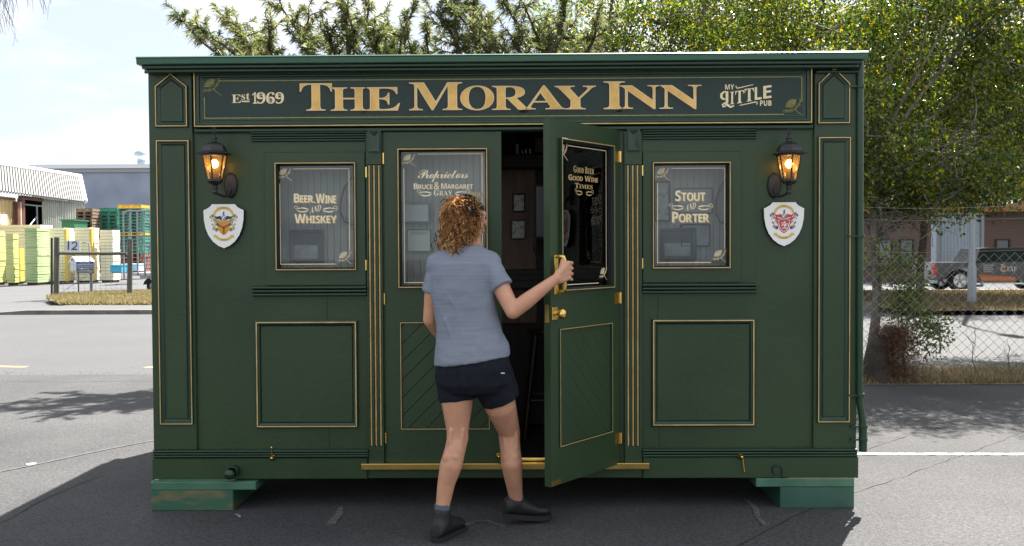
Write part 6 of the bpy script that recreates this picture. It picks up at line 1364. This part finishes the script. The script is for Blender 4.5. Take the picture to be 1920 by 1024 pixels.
# left hand, relaxed in front of the body
fw = (wrL - elL).normalized(); chain(b, [wrL, wrL + fw * .07], [.026, .034])
for k in range(4):
    o0 = wrL + fw * .085 + Vector((0, 0, .024 - .016 * k)); chain(b, [o0, o0 + fw * .035, o0 + fw * .055 + Vector((.012, .0, -.01)), o0 + fw * .06 + Vector((.022, 0, -.026))], [.009, .0085, .008, .007])
chain(b, [wrL + Vector((0, -.01, .02)), wrL + fw * .05 + Vector((.0, -.03, .03)), wrL + fw * .075 + Vector((.0, -.035, .03))], [.014, .011, .009])
# right hand: palm on the free-edge side of the bar, fingers round the front of it, thumb above
hv = (H1 - H0).normalized()
pc = Hc + dx_ * .040 + dn * .042
k0, k1 = Hc + hv * .040 + dx_ * .016 + dn * .034, Hc - hv * .040 + dx_ * .016 + dn * .034
for t in (0, .33, .66, 1): kk = k0.lerp(k1, t); chain(b, [wr.lerp(kk, .12) + hv * (.012 - .024 * t), wr.lerp(kk, .55) + hv * (.008 - .016 * t), kk], [.021, .019, .0135])
for i in range(4):
    t = i / 3; kk = k0.lerp(k1, t); ln = (.92, 1.0, .97, .8)[i]; dr_ = -hv * .003 * i
    p1_ = kk - dx_ * .030 * ln + dn * .004; p2_ = p1_ - dx_ * .020 * ln - dn * .026 * ln; p3_ = p2_ + dx_ * .012 * ln - dn * .018 * ln
    chain(b, [kk, p1_ + dr_, p2_ + dr_, p3_ + dr_], [.0115, .0102, .0092, .0082])
tb = wr.lerp(pc, .45) + hv * .024; chain(b, [tb, Hc + dx_ * .038 + hv * .050 + dn * .012, Hc + dx_ * .010 + hv * .058 - dn * .008, Hc - dx_ * .012 + hv * .055 - dn * .008], [.017, .0135, .0118, .010])
body = remesh(b, 'body', SKIN, pe, .0048, 6)
# --- clothes
b = MB()
rings_loft(b, [(Q(885, 676, .0), .209, .152, .13), (Q(885, 655, .0), .203, .147, .10), (Q(880, 620), .178, .126, .03), (Q(873, 580), .172, .124), (Q(868, 545), .176, .128), (Q(868, 515), .180, .128), (Q(869, 494), .172, .120), (Q(873, 478), .130, .098), (Q(879, 467), .085, .080), (Q(883, 459), .066, .068)], yaw=.06)
frustum(b, shR + Vector((-.02, 0, .004)), shR.lerp(elR, .52), .066, .066); capsule(b, Q(895, 484), shR, .07, .064)
frustum(b, shL + Vector((.02, 0, .004)), shL.lerp(elL, .50), .074, .070); capsule(b, Q(850, 486), shL, .07, .072)
# soft folds from the waist to the shoulder
for (p_, q_, r_) in ((Q(845, 560, -.115), Q(900, 660, -.118), .011), (Q(835, 600, -.10), Q(860, 672, -.125), .012), (Q(830, 520, -.10), Q(840, 590, -.10), .009)): capsule(b, p_, q_, r_, r_ * .6, 10)
remesh(b, 't_shirt', TEE, pe, .007, 7, ((.12, .016), (.04, .003)))
b = MB()
rings_loft(b, [(Q(887, 735, .0), .160, .115), (Q(887, 718, .0), .203, .146), (Q(887, 690, .0), .205, .148), (Q(886, 660, .0), .192, .134)])
frustum(b, hipL, Q(858, 751, .02), .114, .099); frustum(b, hipR + Vector((0, 0, .0)), Q(939, 750, .065), .124, .108)
remesh(b, 'shorts', SHORT, pe, .007, 5, ((.08, .012),))
b = MB(); p_ = Q(943, 699, -.125); b.box(p_.x - .01, p_.y - .022, p_.z - .002, p_.x + .01, p_.y - .01, p_.z + .002); b.build('shorts_logo', PAPERW, pe)
def boot(ank, gz, toe, lift, lab=None):
    d = Vector(toe).normalized(); s_ = Vector((-d.y, d.x, 0)); b = MB(); base = Vector((ank.x, ank.y, gz))
    secs = [(-.075, .030, .05), (-.07, .042, .085), (-.03, .046, .12), (.03, .046, .11), (.08, .050, .085), (.13, .054, .066), (.175, .050, .058), (.205, .030, .045), (.215, .01, .03)]
    def tl(t): return Vector((0, 0, -lift * max(0, t) if lift < 0 else lift * max(0, -t + .12)))
    rr_ = []
    for t, w_, h_ in secs: rr_.append([base + d * t + tl(t) + s_ * w_ * math.cos(a) + Vector((0, 0, .022 + h_ * .5 + h_ * .5 * math.sin(a))) for a in [2 * math.pi * i / 18 for i in range(18)]])
    b.loft(rr_); c0 = base + Vector((0, 0, .08)) + tl(0) - d * .01
    frustum(b, c0, Vector((ank.x, ank.y, ank.z)) + Vector((0, 0, .0)), .050, .050)
    o = remesh(b, 'boot', BOOT, pe, .006, 4); WO[o] = Vector((0, 0, 0))
    b = MB(); out = [(-.078, .02), (-.06, .038), (0, .044), (.07, .047), (.14, .057), (.19, .046), (.22, .012)]
    pts = [(t, w_) for t, w_ in out] + [(t, -w_) for t, w_ in out[::-1]]; v0 = [base + d * t + s_ * w_ + tl(t) + Vector((0, 0, .001)) for t, w_ in pts]; v1 = [v + Vector((0, 0, .027)) for v in v0]
    b.loft([v0, v1], smooth=False); so_ = b.build('sole', SOLE, o, world=False)
    b = MB(); frustum(b, ank + Vector((0, 0, -.03)), ank + Vector((0, 0, .030)), .042, .041); b.build('sock', SOCK, pe)
    b = MB()
    for k in range(5): c = base + d * (.035 + .022 * k) + Vector((0, 0, .135 - .014 * k)) + tl(.05); b.tube([c - s_ * .022, c + Vector((0, 0, .006)), c + s_ * .022], .0028, 5)
    b.build('laces', SOLE, o, world=False)['kind'] = 'stuff'
boot(ankL, 0.0, (.42, .90, 0), 0.0); boot(ankR, .012, (.88, .40, 0), .18)
# --- hair
rs = np.random.RandomState(12); Vh = []; Fh = []
def curl(p, d, L, R, turns, w_):
    d = Vector(d).normalized(); x, y, z = orient(d); ph = rs.rand() * 6.28; n = int(8 * turns); base_ = len(Vh)
    for i in range(n + 1):
        t = i / n; a = ph + turns * 2 * math.pi * t; r = R * min(1, .3 + t * 2); c = p + d * L * t + Vector((0, 0, -L * .35 * t * t)) + (x * math.cos(a) + y * math.sin(a)) * r; tn = (x * math.cos(a) + y * math.sin(a)) * w_ * .5 + d * w_
        Vh.extend([tuple(c - tn), tuple(c + tn)])
    for i in range(n): q_ = base_ + 2 * i; Fh.append((q_, q_ + 1, q_ + 3, q_ + 2))
for i in range(2700):
    a = rad(rs.uniform(88, 290)); u = rs.uniform(-.10, .098); rr0 = math.sqrt(max(0, 1 - (u / .12) ** 2))
    f, s_ = math.cos(a), math.sin(a); p = H(-.02 + f * .082 * rr0, s_ * .070 * rr0, .014 + u)
    d = (hd * f + hs * s_) * .7 + Vector((rs.randn() * .3, rs.randn() * .3, -.45 + rs.randn() * .35))
    curl(p, d, rs.uniform(.03, .070), rs.uniform(.005, .013), rs.uniform(.9, 2.2), rs.uniform(.0012, .0030))
nb = len(Fh)
for i in range(1500):                                       # darker smooth waves combed over the crown and forehead
    a = rad(rs.uniform(-95, 95)); ph = rad(rs.uniform(10, 86)); p = H(-.004 + .101 * math.cos(ph) * math.cos(a), .084 * math.cos(ph) * math.sin(a), .020 + .100 * math.sin(ph)) + Vector((0, 0, .004))
    tang = (hd * -.8 + hs * math.sin(a) * .7 + Vector((0, 0, -.35 + .3 * rs.rand()))); curl(p, tang, rs.uniform(.05, .09), rs.uniform(.002, .005), rs.uniform(.6, 1.2), rs.uniform(.0022, .004))
nd = len(Fh)
for i in range(420):                                       # the longer tail hanging at the nape
    p = H(-.085 + rs.randn() * .018, .0 + rs.randn() * .035 + .02, -.05 + rs.randn() * .03); curl(p, Vector((-.12 + rs.randn() * .2, -.10 + rs.randn() * .15, -1)), rs.uniform(.05, .10), rs.uniform(.006, .013), rs.uniform(1.5, 3), rs.uniform(.0022, .004))
mi_ = np.zeros(len(Fh), int); mi_[nb:nd] = 1; ho = npmesh('hair', Vh, Fh, [HAIRM, leafmat('dark_crown_hair', [(.030, .014, .007), (.06, .028, .012), (.10, .05, .02)], .15, .7)], pe, midx=mi_); ho['kind'] = 'stuff'
b = MB(); ellip(b, H(-.022, 0, .012), .100, .086, .100); b.build('hair_base', mat('dark_hair_base', (.045, .02, .009), .8), pe)
for sg in (-1, 1):
    b = MB(); ellip(b, H(.083, sg * .030, .004), .012, .014, .010, 12); b.build('eye', mat('eye_white', (.6, .58, .55), .2), pe)
